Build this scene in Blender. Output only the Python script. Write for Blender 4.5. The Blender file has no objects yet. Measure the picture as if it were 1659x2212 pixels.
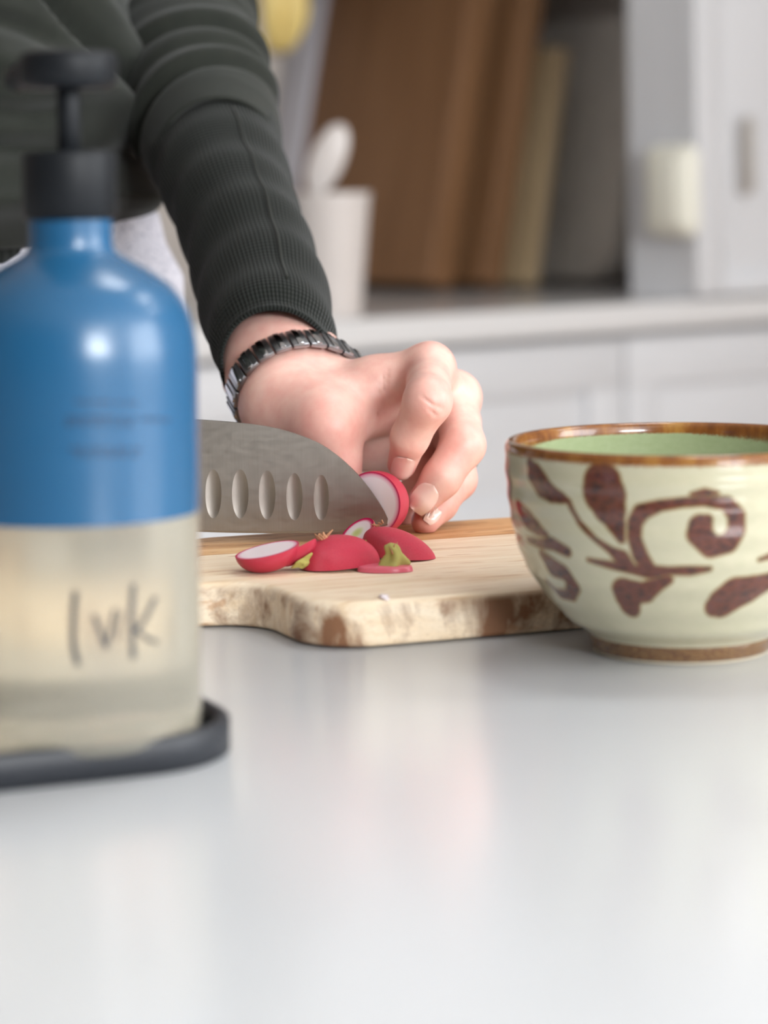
import bpy, bmesh, math, random
import numpy as np
from mathutils import Vector, Matrix
random.seed(7); rng = np.random.default_rng(7)
scene = bpy.context.scene
COL = scene.collection
V3 = lambda *a: np.array(a, float)

# ------------------------------------------------------------------ camera
F = 5434.0; HOR = 405.0; ZT = 0.92; CAMH = 0.176; ROLL = math.radians(.66)   # focal length in px, horizon row, island top height
PITCH = 0.0                                                      # camera held level, the frame shifted down (lens shift)
CAM = V3(0, 0, ZT + CAMH)
_f = V3(0, math.cos(PITCH), -math.sin(PITCH)); _r0 = V3(1, 0, 0); _u0 = V3(0, math.sin(PITCH), math.cos(PITCH))
_r = _r0 * math.cos(ROLL) - _u0 * math.sin(ROLL); _u = _u0 * math.cos(ROLL) + _r0 * math.sin(ROLL)
cam_data = bpy.data.cameras.new('camera'); cam = bpy.data.objects.new('camera', cam_data); COL.objects.link(cam)
cam_data.sensor_fit = 'VERTICAL'; cam_data.sensor_height = 17.3; cam_data.lens = 17.3 * F / 2212
cam_data.shift_y = (HOR - 1106) / 2212
cam_data.clip_start = 0.02; cam_data.clip_end = 60
M = Matrix.Identity(4)
for i in range(3):
    M[i][0], M[i][1], M[i][2], M[i][3] = _r[i], _u[i], -_f[i], CAM[i]
cam.matrix_world = M
cam_data.dof.use_dof = True; cam_data.dof.focus_distance = 1.09; cam_data.dof.aperture_fstop = 3.4
cam_data.dof.aperture_blades = 0
scene.camera = cam

def ray(x, y): return _f + _r * (x - 829.5) / F - _u * (y - HOR) / F
def P(x, y, d): return CAM + ray(x, y) * d                       # photo pixel + distance -> place
def G(x, y, z):                                                  # photo pixel on a level surface -> place
    v = ray(x, y); return CAM + v * ((z - CAM[2]) / v[2])
def pix(q):
    q = np.asarray(q) - CAM; d = q @ _f; return 829.5 + F * (q @ _r) / d, HOR - F * (q @ _u) / d, d

# ------------------------------------------------------------------ light and exposure
w = bpy.data.worlds.new('daylight'); scene.world = w; w.use_nodes = True
w.node_tree.nodes['Background'].inputs[0].default_value = (0.86, 0.93, 1.0, 1)
w.node_tree.nodes['Background'].inputs[1].default_value = 1.0
scene.view_settings.view_transform = 'Standard'; scene.view_settings.look = 'None'
scene.view_settings.gamma = 1.0; scene.view_settings.use_curve_mapping = False
scene.view_settings.exposure = 0.22
def area(name, loc, target, sx, sy, power, col=(1, 1, 1)):
    l = bpy.data.lights.new(name, 'AREA'); l.shape = 'RECTANGLE'; l.size = sx; l.size_y = sy; l.energy = power; l.color = col
    o = bpy.data.objects.new(name, l); COL.objects.link(o); o.location = loc
    o.rotation_euler = (Vector(target) - Vector(loc)).to_track_quat('-Z', 'Y').to_euler(); return o
area('window_right_offscreen', (3.0, .1, 1.75), (0, .1, 1.75), 1.85, 1.35, 62, (0.94, 0.97, 1.0))   # fills the opening of window_1
area('window_front_offscreen', (2.0, -2.515, 1.95), (2.0, 2, 1.95), 1.45, .75, 120, (0.94, 0.97, 1.0))   # fills the opening of window_2

# ------------------------------------------------------------------ materials
MATS = {}
class N:
    def __init__(s, name):
        s.m = bpy.data.materials.new(name); s.m.use_nodes = True; s.t = s.m.node_tree
        s.b = s.t.nodes['Principled BSDF']; MATS[name] = s.m
    def n(s, typ, **kw):
        n = s.t.nodes.new(typ)
        for k, v in kw.items():
            if k.startswith('i_'):
                key = k[2:]; n.inputs[int(key) if key.isdigit() else key].default_value = v
            else: setattr(n, k, v)
        return n
    def l(s, a, b): s.t.links.new(a, b)
    def ramp(s, src, stops, interp='LINEAR'):
        r = s.n('ShaderNodeValToRGB'); r.color_ramp.interpolation = interp; e = r.color_ramp.elements
        while len(e) < len(stops): e.new(0.5)
        for q, (p, c) in zip(e, stops): q.position = p; q.color = (*c, 1) if len(c) == 3 else c
        s.l(src, r.inputs[0]); return r.outputs[0]
    def noise(s, scale, detail=3, rough=.5, vec=None, dist=0):
        n = s.n('ShaderNodeTexNoise'); n.inputs['Scale'].default_value = scale; n.inputs['Detail'].default_value = detail
        n.inputs['Roughness'].default_value = rough; n.inputs['Distortion'].default_value = dist
        if vec is not None: s.l(vec, n.inputs['Vector'])
        return n.outputs['Fac']
    def obj(s, scale=(1, 1, 1), rot=(0, 0, 0)):
        t = s.n('ShaderNodeTexCoord'); m = s.n('ShaderNodeMapping'); m.inputs['Scale'].default_value = scale; m.inputs['Rotation'].default_value = rot
        s.l(t.outputs['Object'], m.inputs['Vector']); return m.outputs[0]
    def mix(s, fac, a, b, mode='MIX'):
        m = s.n('ShaderNodeMix'); m.data_type = 'RGBA'; m.blend_type = mode
        for v, i in ((fac, 0), (a, 6), (b, 7)):
            if hasattr(v, 'links'): s.l(v, m.inputs[i])
            elif i == 0: m.inputs[0].default_value = v
            else: m.inputs[i].default_value = (*v, 1)
        return m.outputs[2]
    def math(s, op, a, b=None, clamp=False):
        m = s.n('ShaderNodeMath'); m.operation = op; m.use_clamp = clamp
        for v, i in ((a, 0), (b, 1)):
            if v is None: continue
            if hasattr(v, 'links'): s.l(v, m.inputs[i])
            else: m.inputs[i].default_value = v
        return m.outputs[0]
    def attr(s, name): a = s.n('ShaderNodeAttribute'); a.attribute_name = name; return a
    def bump(s, h, strength=.3, dist=.001):
        b = s.n('ShaderNodeBump'); b.inputs['Strength'].default_value = strength; b.inputs['Distance'].default_value = dist
        s.l(h, b.inputs['Height']); s.l(b.outputs[0], s.b.inputs['Normal'])
    def set(s, **kw):
        names = dict(col='Base Color', rough='Roughness', metal='Metallic', spec='Specular IOR Level', trans='Transmission Weight',
                     ior='IOR', sss='Subsurface Weight', sssr='Subsurface Radius', ssss='Subsurface Scale', coat='Coat Weight',
                     coatr='Coat Roughness', sheen='Sheen Weight', sheenr='Sheen Roughness', emit='Emission Color', emits='Emission Strength', alpha='Alpha', aniso='Anisotropic')
        for k, v in kw.items():
            i = s.b.inputs[names[k]]
            if hasattr(v, 'links'): s.l(v, i)
            elif isinstance(v, (tuple, list)) and k in ('col', 'emit'): i.default_value = (*v, 1)
            else: i.default_value = v
        return s
def srgb(r, g, b):
    c = lambda v: (v / 255 / 12.92) if v <= 10 else ((v / 255 + .055) / 1.055) ** 2.4
    return (c(r), c(g), c(b))
def plain(name, col, rough=.5, **kw): return N(name).set(col=col, rough=rough, **kw).m

def speckle(name, col, col2, scale, rough, **kw):
    a = N(name); a.set(col=a.mix(a.ramp(a.noise(scale, 4), [(.4, (0, 0, 0)), (.62, (1, 1, 1))]), col, col2), rough=rough, **kw); return a.m
M_wall = speckle('wall_paint', srgb(204, 195, 187), srgb(209, 200, 192), 3, .8)
M_dwall = speckle('taupe_wall_paint', srgb(122, 114, 106), srgb(128, 120, 112), 3, .8)
M_ceil = speckle('ceiling_paint', srgb(238, 238, 236), srgb(242, 242, 240), 3, .85)
M_white = speckle('cabinet_paint', srgb(214, 215, 218), srgb(217, 218, 221), 4, .45)
a = N('floor_wood'); o_ = a.obj((1, 9, 1)); a.set(col=a.ramp(a.noise(2.5, 5, .6, o_), [(.3, srgb(140, 112, 86)), (.7, srgb(172, 142, 112))]), rough=.45); M_floor = a.m
a = N('quartz'); v_ = a.obj()
c = a.mix(a.noise(6, 5, .6, v_), srgb(228, 231, 234), srgb(224, 227, 230))
a.set(col=c, rough=.2, spec=.45); M_quartz = a.m
M_quartz2 = speckle('back_quartz', srgb(222, 221, 221), srgb(218, 217, 217), 5, .16)
M_black = plain('charcoal_plastic', srgb(22, 25, 29), .5, spec=.25)
M_tray = speckle('charcoal_tray', srgb(34, 37, 43), srgb(40, 43, 49), 60, .5)
M_steelknob = plain('brushed_nickel', srgb(170, 168, 164), .35, metal=1.0)
M_glass = plain('window_glass', (1, 1, 1), .0, trans=1.0, ior=1.1)
M_lamp = plain('lamp_diffuser', (1, 1, 1), .5, emit=(.95, .98, 1.0), emits=11.5)

# ------------------------------------------------------------------ mesh helpers
def mesh_obj(name, verts, faces, mat=None, parent=None, smooth=True, attrs=None, uv=None):
    me = bpy.data.meshes.new(name)
    me.from_pydata([tuple(map(float, v)) for v in verts], [], [tuple(map(int, f)) for f in faces]); me.update()
    if smooth:
        me.polygons.foreach_set('use_smooth', [True] * len(me.polygons))
    for k, v in (attrs or {}).items():
        at = me.attributes.new(k, 'FLOAT', 'POINT'); at.data.foreach_set('value', np.asarray(v, np.float32))
    if uv is not None:
        ul = me.uv_layers.new(name='UVMap'); li = np.zeros(len(me.loops), np.int32); me.loops.foreach_get('vertex_index', li)
        ul.data.foreach_set('uv', np.asarray(uv, np.float32)[li].ravel())
    o = bpy.data.objects.new(name, me); COL.objects.link(o)
    if mat: me.materials.append(mat)
    if parent: o.parent = parent
    return o
def bm_obj(name, bm, mat=None, parent=None, smooth=False, angle=None):
    bmesh.ops.recalc_face_normals(bm, faces=bm.faces)
    me = bpy.data.meshes.new(name); bm.to_mesh(me); bm.free()
    if smooth:
        me.polygons.foreach_set('use_smooth', [True] * len(me.polygons))
        if angle: me.set_sharp_from_angle(angle=math.radians(angle))
    o = bpy.data.objects.new(name, me); COL.objects.link(o)
    if mat: me.materials.append(mat)
    if parent: o.parent = parent
    return o
def box_bm(x0, x1, y0, y1, z0, z1, bevel=0, seg=2, bm=None):
    bm2 = bmesh.new(); bmesh.ops.create_cube(bm2, size=1)
    for v in bm2.verts: v.co = Vector(((x0 + x1) / 2 + v.co.x * (x1 - x0), (y0 + y1) / 2 + v.co.y * (y1 - y0), (z0 + z1) / 2 + v.co.z * (z1 - z0)))
    if bevel: bmesh.ops.bevel(bm2, geom=bm2.edges[:] + bm2.verts[:], offset=bevel, segments=seg, profile=.5, affect='EDGES', clamp_overlap=True)
    if bm is None: return bm2
    me = bpy.data.meshes.new('t'); bm2.to_mesh(me); bm2.free(); bm.from_mesh(me); bpy.data.meshes.remove(me); return bm
def box(name, x0, x1, y0, y1, z0, z1, mat, parent=None, bevel=0, seg=2):
    return bm_obj(name, box_bm(x0, x1, y0, y1, z0, z1, bevel, seg), mat, parent, smooth=bool(bevel), angle=40)
def empty(name, loc=(0, 0, 0), rz=0):
    o = bpy.data.objects.new(name, None); COL.objects.link(o); o.location = tuple(map(float, loc)); o.rotation_euler = (0, 0, rz); o.empty_display_size = .05; return o
def tag(o, label=None, cat=None, group=None, kind=None):
    if label: o['label'] = label
    if cat: o['category'] = cat
    if group: o['group'] = group
    if kind: o['kind'] = kind
    return o
def struct(o): o['kind'] = 'structure'; return o
def lathe(prof, n=96, closed=False):
    vs, fs = [], []; m = len(prof)
    for i in range(n):
        a = 2 * math.pi * i / n; c, s = math.cos(a), math.sin(a)
        for r, z in prof: vs.append((r * c, r * s, z))
    for i in range(n):
        j = (i + 1) % n
        for k in range(m - 1 + (1 if closed else 0)):
            k2 = (k + 1) % m
            fs.append((i * m + k, j * m + k, j * m + k2, i * m + k2))
    return vs, fs
def smooth_prof(pts, n):
    pts = np.asarray(pts, float); d = np.r_[0, np.cumsum(np.linalg.norm(np.diff(pts, axis=0), axis=1))]
    return crom(d, pts, np.linspace(0, d[-1], n))
def crom(t, pts, q):                                             # cubic Hermite through given points
    t = np.asarray(t, float); pts = np.asarray(pts, float); m = np.zeros_like(pts)
    m[1:-1] = ((pts[2:] - pts[:-2]).T / (t[2:] - t[:-2])).T
    m[0] = (pts[1] - pts[0]) / (t[1] - t[0]); m[-1] = (pts[-1] - pts[-2]) / (t[-1] - t[-2])
    i = np.clip(np.searchsorted(t, q, side='right') - 1, 0, len(t) - 2); h = (t[i + 1] - t[i]); s = (q - t[i]) / h
    s = s[:, None]; h = h[:, None]
    return (2*s**3-3*s**2+1)*pts[i] + (s**3-2*s**2+s)*h*m[i] + (-2*s**3+3*s**2)*pts[i+1] + (s**3-s**2)*h*m[i+1]
def tube(pts, rad, n=10, cap=True):
    pts = [np.asarray(p, float) for p in pts]; vs, fs = [], []; m = len(pts)
    up = V3(.13, .21, .97)
    for i, p in enumerate(pts):
        t = pts[min(i + 1, m - 1)] - pts[max(i - 1, 0)]; t /= np.linalg.norm(t)
        a_ = np.cross(up, t); a_ /= np.linalg.norm(a_); b_ = np.cross(t, a_); r = rad[i] if hasattr(rad, '__len__') else rad
        for k in range(n):
            q = 2 * math.pi * k / n; vs.append(p + (a_ * math.cos(q) + b_ * math.sin(q)) * r)
    for i in range(m - 1):
        for k in range(n):
            k2 = (k + 1) % n; fs.append((i*n+k, i*n+k2, (i+1)*n+k2, (i+1)*n+k))
    if cap: fs.append(tuple(range(n - 1, -1, -1))); fs.append(tuple((m-1)*n + k for k in range(n)))
    return vs, fs
def prism_bm(outline, z0, z1, bevel=0, seg=3):
    bm = bmesh.new(); vs = [bm.verts.new((x, y, z0)) for x, y in outline]; f = bm.faces.new(vs)
    r = bmesh.ops.extrude_face_region(bm, geom=[f]); vv = [g for g in r['geom'] if isinstance(g, bmesh.types.BMVert)]
    bmesh.ops.translate(bm, verts=vv, vec=(0, 0, z1 - z0)); bmesh.ops.recalc_face_normals(bm, faces=bm.faces)
    if bevel:
        ed = [e for e in bm.edges if abs(e.verts[0].co.z - e.verts[1].co.z) < 1e-6]
        bmesh.ops.bevel(bm, geom=ed, offset=bevel, segments=seg, profile=.5, affect='EDGES', clamp_overlap=True)
    return bm
def frame(o, right, up, out, loc):
    m = Matrix.Identity(4)
    for i in range(3): m[i][0], m[i][1], m[i][2], m[i][3] = right[i], up[i], out[i], loc[i]
    o.matrix_world = m; return o

# ------------------------------------------------------------------ implicit surfaces (bodies grown as one skin)
def smin(a, b, k):
    h = np.maximum(k - np.abs(a - b), 0) / k; return np.minimum(a, b) - h * h * k * .25
def smax(a, b, k): return -smin(-a, -b, k)
def cone(p, a, b, ra, rb):
    a = np.asarray(a, np.float32); b = np.asarray(b, np.float32); ab = b - a
    t = np.clip(((p - a) @ ab) / float(ab @ ab), 0, 1); q = p - a - t[..., None] * ab
    return np.sqrt((q * q).sum(-1)) - (ra + (rb - ra) * t)
def chain(p, joints, k):
    d = None
    for (a, ra), (b, rb) in zip(joints[:-1], joints[1:]):
        c = cone(p, a, b, ra, rb); d = c if d is None else smin(d, c, k)
    return d
def surface_net(fn, lo, hi, res):
    lo = np.asarray(lo, float); n = np.ceil((np.asarray(hi) - lo) / res).astype(int) + 1
    ax = [(lo[i] + res * np.arange(n[i])).astype(np.float32) for i in range(3)]
    D = np.empty(n, np.float32)
    for i0 in range(0, n[0], 24):                                # in slabs, to keep memory low
        g = np.stack(np.meshgrid(ax[0][i0:i0 + 24], ax[1], ax[2], indexing='ij'), -1); D[i0:i0 + 24] = fn(g)
    S = D < 0; c = [n[0]-1, n[1]-1, n[2]-1]
    acc = np.zeros((*c, 3), np.float32); cnt = np.zeros(c, np.float32)
    sl = lambda o, i: slice(o, o + c[i])
    base = [(0,0,0),(1,0,0),(0,1,0),(0,0,1),(1,1,0),(1,0,1),(0,1,1),(1,1,1)]
    for u in base:
        for i in range(3):
            if u[i]: continue
            v = list(u); v[i] = 1
            A = D[sl(u[0],0), sl(u[1],1), sl(u[2],2)]; B = D[sl(v[0],0), sl(v[1],1), sl(v[2],2)]
            x = (A < 0) != (B < 0); t = np.where(x, A / np.where(x, A - B, 1), 0)
            for q in range(3): acc[..., q] += np.where(x, u[q] + (t if q == i else 0), 0)
            cnt += x
    act = cnt > 0; idx = -np.ones(c, np.int64); idx[act] = np.arange(act.sum())
    cells = np.argwhere(act); verts = lo + (cells + acc[act] / cnt[act][:, None]) * res
    faces = []
    for i in range(3):
        j, k = (i + 1) % 3, (i + 2) % 3
        a0 = [slice(0, c[q]) for q in range(3)]; a1 = list(a0); a1[i] = slice(1, c[i] + 1)
        x = S[tuple(a0)] != S[tuple(a1)]; s0 = S[tuple(a0)]
        e = np.argwhere(x); e = e[(e[:, j] > 0) & (e[:, k] > 0)]
        o1 = np.zeros(3, int); o1[j] = 1; o2 = np.zeros(3, int); o2[k] = 1
        q = np.stack([idx[tuple((e - d).T)] for d in (0*o1, o1, o1 + o2, o2)], 1)
        inside = s0[tuple(e.T)]; q = np.where(inside[:, None], q, q[:, ::-1]); faces.append(q[(q >= 0).all(1)])
    return verts, np.concatenate(faces)
def grad(fn, p, e=4e-4):
    p = np.asarray(p, np.float32); g = np.stack([fn(p + np.eye(3, dtype=np.float32)[i] * e) - fn(p - np.eye(3, dtype=np.float32)[i] * e) for i in range(3)], -1)
    return g / np.maximum(np.linalg.norm(g, axis=-1, keepdims=True), 1e-9)

# ================================================================== the room
KO = G(800, 688, ZT); _k = G(1600, 642, ZT) - KO; KO[2] = 0; TH = math.atan2(_k[1], _k[0])   # the back kitchen run stands at an angle to the camera
                                 # a point below its worktop's front edge
kt = V3(math.cos(TH), math.sin(TH), 0); kq = V3(-math.sin(TH), math.cos(TH), 0)
def K(s, q, z): return KO + kt * s + kq * q + V3(0, 0, z)
def kplace(o): o.location = tuple(KO); o.rotation_euler = (0, 0, TH); return o
WQ = 1.02; RS = 1.11                                             # back wall, return wall
struct(box('floor', -4.2, 5.0, -3.0, 7.6, -.1, 0, M_floor))
struct(box('ceiling', -4.2, 5.0, -3.0, 7.6, 2.6, 2.7, M_ceil))
struct(kplace(box('wall_back', -4.4, 5.2, WQ, WQ + .12, 0, 2.6, M_wall)))
struct(kplace(box('wall_return', RS, RS + .3, .16, WQ, 0, 2.6, M_wall)))
struct(box('wall_left', -3.3, -3.2, -2.6, 7.4, 0, 2.6, M_dwall))
def wall_with_hole(name, mat, x0, x1, z0, z1, hx0, hx1, hz0, hz1, th):   # in its own plane: x along, y thickness
    bm = bmesh.new()
    for a_, b_, c_, d_ in ((x0, hx0, z0, z1), (hx1, x1, z0, z1), (hx0, hx1, z0, hz0), (hx0, hx1, hz1, z1)): box_bm(a_, b_, 0, th, c_, d_, bm=bm)
    return struct(bm_obj(name, bm, mat))
def window(name, x0, x1, z0, z1):
    e = struct(empty(name))
    for a_, b_, c_, d_ in ((x0, x1, z0, z0 + .05), (x0, x1, z1 - .05, z1), (x0, x0 + .05, z0 + .05, z1 - .05), (x1 - .05, x1, z0 + .05, z1 - .05), ((x0 + x1) / 2 - .025, (x0 + x1) / 2 + .025, z0 + .05, z1 - .05)):
        box('window_frame', a_, b_, .03, .09, c_, d_, M_white, e, .004)
    for a_, b_ in ((x0 + .05, (x0 + x1) / 2 - .025), ((x0 + x1) / 2 + .025, x1 - .05)): box('pane', a_, b_, .055, .06, z0 + .05, z1 - .05, M_glass, e)
    return e
o = wall_with_hole('wall_right', M_wall, -2.6, 7.4, 0, 2.6, -.9, 1.1, 1.0, 2.5, .12); o.location = (3.1, 0, 0); o.rotation_euler = (0, 0, math.pi / 2)
o2 = window('window_1', -.9, 1.1, 1.0, 2.5); o2.location = (3.1, 0, 0); o2.rotation_euler = (0, 0, math.pi / 2)
o = wall_with_hole('wall_front', M_dwall, -3.3, 3.1, 0, 2.6, 1.2, 2.8, 1.5, 2.4, .12); o.location = (0, -2.62, 0)
o2 = window('window_2', 1.2, 2.8, 1.5, 2.4); o2.location = (0, -2.62, 0)
for i, (x, y) in enumerate(((.42, 1.5), (1.35, 1.5), (2.2, 1.5))):
    e = empty('ceiling_light_offscreen', (x, y, 2.6)); tag(e, 'square white ceiling light panel set in the kitchen ceiling', 'ceiling light', 'ceiling light panels')
    bm = bmesh.new()
    for a_, b_, c_, d_ in ((-.22, .22, -.22, -.2), (-.22, .22, .2, .22), (-.22, -.2, -.2, .2), (.2, .22, -.2, .2)): box_bm(a_, b_, c_, d_, -.02, 0, bm=bm)
    bm_obj('frame', bm, M_white, e); box('diffuser_offscreen', -.2, .2, -.2, .2, -.012, -.002, M_lamp, e)

# ------------------------------------------------------------------ the island
IX0, IX1, IY0, IY1 = -.95, 1.15, -.25, 1.232
tag(box('island_worktop', IX0, IX1, IY0, IY1, ZT - .04, ZT, M_quartz, None, .003), 'polished white quartz worktop of the kitchen island', 'worktop')
e = tag(empty('island_cabinet', (0, 0, 0)), 'white painted base cabinet under the island worktop', 'cabinet')
box('body', IX0 + .03, IX1 - .03, IY0 + .2, IY1 - .04, .1, ZT - .04, M_white, e); box('plinth', IX0 + .08, IX1 - .08, IY0 + .26, IY1 - .1, 0, .1, M_white, e)
for i in range(3):
    x0 = IX0 + .03 + i * .68
    d = box('door', x0 + .004, x0 + .676, IY1 - .04, IY1 - .02, .12, ZT - .05, M_white, e, .003)
    box('panel_frame', x0 + .004, x0 + .676, IY1 - .02, IY1 - .013, ZT - .13, ZT - .05, M_white, d, .002)

# ------------------------------------------------------------------ back run: base cabinets, worktop, wall cabinets
tag(kplace(bm_obj('worktop', prism_bm([(-2.3, 0), (2.1, 0), (2.1, .157), (RS - .001, .157), (RS - .001, WQ - .002), (-2.3, WQ - .002)], ZT - .042, ZT, .005), M_quartz2, None, True, 40)), 'long white worktop along the back wall', 'worktop')
def shaker(parent, name, x0, x1, z0, z1, y=.04, handle=None):
    d = box(name, x0, x1, y, y + .02, z0, z1, M_white, parent, .002)                 # recessed field
    r = .075
    for a_, b_, c_, e_ in ((x0, x1, z1 - r, z1), (x0, x1, z0, z0 + r), (x0, x0 + r, z0 + r, z1 - r), (x1 - r, x1, z0 + r, z1 - r)):
        box('rail' if b_ - a_ > .2 else 'stile', a_, b_, y - .012, y, c_, e_, M_white, d, .002)
    if handle:
        h = box('handle', handle[0], handle[1], y - .045, y - .034, handle[2], handle[3], M_steelknob, d, .004)
    return d
xs = [-2.28, -1.38, -.48, .53, 1.2, 2.08]
for i in range(5):
    e = kplace(empty('base_cabinet')); x0, x1 = xs[i], xs[i + 1]; e.location = tuple(KO)
    tag(e, ['white shaker base cabinet at the far end of the back worktop', 'white shaker base cabinet two along from the leaning boards', 'white shaker base cabinet with a wide drawer below the crock', 'white shaker base cabinet below the slim tall cupboard', 'white shaker base cabinet beyond the slim tall cupboard'][i], 'cabinet', 'white base cabinets under the back worktop')
    box('body', x0, x1, .065, .62, .1, ZT - .043, M_white, e); box('plinth', x0, x1, .1, .6, 0, .1, M_white, e)
    shaker(e, 'drawer', x0 + .003, x1 - .003, .565, ZT - .052)
    shaker(e, 'door', x0 + .003, (x0 + x1) / 2 - .002, .11, .559); shaker(e, 'door', (x0 + x1) / 2 + .002, x1 - .003, .11, .559)
UZ = ZT + .60
for i, (x0, x1) in enumerate(((-2.3, -1.45), (-1.45, -.6), (-.6, .25), (.25, 1.06))):
    e = kplace(empty('wall_cabinet')); tag(e, ['white wall cabinet at the far end of the row', 'white wall cabinet second along the row from the return wall end', 'white wall cabinet above the crock', 'white wall cabinet in the corner above the leaning boards'][i], 'cabinet', 'white wall cabinets')
    box('body', x0, x1, .57, WQ - .003, UZ, 2.4, M_white, e); box('light_rail', x0, x1, .535, .555, UZ - .03, UZ, M_white, e, .002)
    m_ = (x0 + x1) / 2
    for a_, b_ in ((x0, m_), (m_, x1)): shaker(e, 'door', a_ + .002, b_ - .002, UZ + .003, 2.395, .55)

# slim tall white cupboard standing on the worktop
SS = float((G(1505, 648, ZT) - KO) @ kt)
e = kplace(empty('tall_cupboard')); tag(e, 'slim tall white cupboard standing on the back worktop beyond the leaning boards', 'cupboard')
e.location = tuple(KO)
box('body', SS + .012, SS + .62, .022, .13, ZT + .001, 2.3, M_white, e); box('side_panel', SS, SS + .0119, .022, .13, ZT + .001, 2.3, M_white, e)
d = box('door', SS + .0, SS + .615, .004, .022, ZT + .006, 2.29, M_white, e, .002)
for a_, b_, c_, d_ in ((SS, SS + .062, ZT + .006, 2.29), (SS + .553, SS + .615, ZT + .006, 2.29)): box('stile', a_, b_, -.008, .004, c_, d_, M_white, d, .003)
for c_, d_ in ((ZT + .006, ZT + .03), (2.2, 2.29)): box('rail', SS + .062, SS + .553, -.008, .004, c_, d_, M_white, d, .003)
hz = ZT + (CAMH + .044)
box('handle', SS + .098, SS + .114, -.03, -.016, hz - .06, hz + .06, plain('warm_grey_handle', srgb(205, 200, 193), .4, metal=.6), d, .005)

# ------------------------------------------------------------------ boards leaning in the corner
def wood(name, c1, c2, c3, rough=.5, scale=(1, 1, 1), rot=(0, 0, 0), sc=1.0, bump=.1):
    a = N(name); v = a.obj(scale, rot); n1 = a.noise(9 * sc, 6, .62, v, .6); n2 = a.noise(40 * sc, 4, .6, v, .3)
    c = a.ramp(a.math('ADD', a.math('MULTIPLY', n1, .75), a.math('MULTIPLY', n2, .25)), [(.28, c1), (.5, c2), (.72, c3)])
    a.set(col=c, rough=rough, spec=.35); a.bump(n2, bump, .0006); return a.m
M_brown = wood('walnut_wood', srgb(112, 78, 50), srgb(132, 95, 64), srgb(148, 110, 77), .5, (1, 1, .12))
M_brown2 = wood('acacia_wood', srgb(122, 87, 58), srgb(142, 104, 72), srgb(158, 120, 86), .5, (1, 1, .12))
M_beech2 = wood('maple_wood', srgb(192, 166, 128), srgb(204, 180, 142), srgb(212, 188, 152), .55, (1, 1, .12))
M_marble = speckle('marble', srgb(226, 221, 213), srgb(217, 212, 205), 6, .3)
M_poly = plain('white_plastic', srgb(186, 184, 190), .4)
def board(name, px, py, thick, length, height, lean, mat, edge, label, corner=.01, edge_w=.014, at=None):
    """a chopping board on edge; its near end at photo pixel (px, py) on the worktop, leaning towards the return wall"""
    g = G(px, py, ZT); s = float((g - KO) @ kt); q = float((g - KO) @ kq)
    if at: s, q = at
    e = empty(name, K(s, q, ZT + .0012 + thick / 2 * math.sin(math.radians(lean)))); e.rotation_euler = Matrix.Rotation(TH, 3, 'Z').__matmul__(Matrix.Rotation(math.radians(lean), 3, 'Y')).to_euler()
    def outline(y0, y1, z0, z1, r):
        pts = []
        for cy, cz, a0 in ((y1 - r, z1 - r, 0), (y0 + r, z1 - r, 90), (y0 + r, z0 + r, 180), (y1 - r, z0 + r, 270)):
            for k in range(9): t = math.radians(a0 + k * 11.25); pts.append((cy + r * math.cos(t), cz + r * math.sin(t)))
        return pts
    bm = prism_bm(outline(0, length, 0, height, corner), -thick / 2, thick / 2, min(.004, thick * .2))
    bmesh.ops.transform(bm, matrix=Matrix(((0, 0, 1, 0), (1, 0, 0, 0), (0, 1, 0, 0), (0, 0, 0, 1))), verts=bm.verts)
    bm_obj('board', bm, mat, e, True, 40)
    if edge:
        bm = prism_bm(outline(-.004, edge_w, corner * .6, height - corner * .6, .003), -thick / 2 + .002, thick / 2 - .002, .002)
        bmesh.ops.transform(bm, matrix=Matrix(((0, 0, 1, 0), (1, 0, 0, 0), (0, 1, 0, 0), (0, 0, 0, 1))), verts=bm.verts)
        bm_obj('edge_strip', bm, edge, e, True, 40)
    tag(e, label, 'chopping board', 'boards leaning in the worktop corner'); return e
board('chopping_board', 948, 630, .062, .375, .55, 12.3, M_brown, M_brown, 'big brown walnut chopping board, thickest of the leaning row')
board('chopping_board', 1062, 626, .050, .28, .54, 12.3, M_brown2, M_brown2, 'brown acacia chopping board leaning between the walnut and maple boards')
board('chopping_board', 1150, 622, .034, .26, .42, 12, M_beech2, None, 'thin pale maple chopping board leaning behind the marble board')
board('marble_board', 1338, 618, .052, .29, .475, 12.5, M_marble, None, 'white marble serving board with rounded corners leaning by the tall cupboard', .07)
b = board('white_board', 655, 618, .03, .075, .55, 12.3, M_poly, None, 'pale grey plastic board standing behind the big walnut board', .012, at=(.61, .93))

# crock and spoon
M_crock = plain('white_ceramic', srgb(214, 207, 203), .3)
cr = G(772, 690, ZT) + kq * .055; e = empty('crock', (cr[0], cr[1], ZT)); tag(e, 'white tapered ceramic crock holding a white spoon on back worktop', 'crock')
prof = smooth_prof([(.0, 0), (.036, 0), (.041, .004), (.046, .06), (.051, .12), (.0555, .168), (.057, .171), (.0545, .172), (.051, .165), (.043, .06), (.036, .012), (0, .010)], 60)
v, f = lathe(prof, 64); mesh_obj('vessel', v, f, M_crock, e)
v, f = lathe([(.0365, .001), (.0425, .002), (.0425, .006), (.0365, .006)], 64, True); mesh_obj('foot_ring', v, f, M_crock, e)
e = empty('spoon', (cr[0], cr[1], ZT)); tag(e, 'white spoon with a broad paddle leaning in the crock', 'spoon')
p0 = V3(-.02, -.01, .02); p1 = V3(-.012, .0, .19)
v, f = tube([p0, p0 * .5 + p1 * .5, p1], [.006, .006, .007], 12); mesh_obj('handle', v, f, M_crock, e)
bm = bmesh.new(); bmesh.ops.create_uvsphere(bm, u_segments=24, v_segments=16, radius=1)
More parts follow.
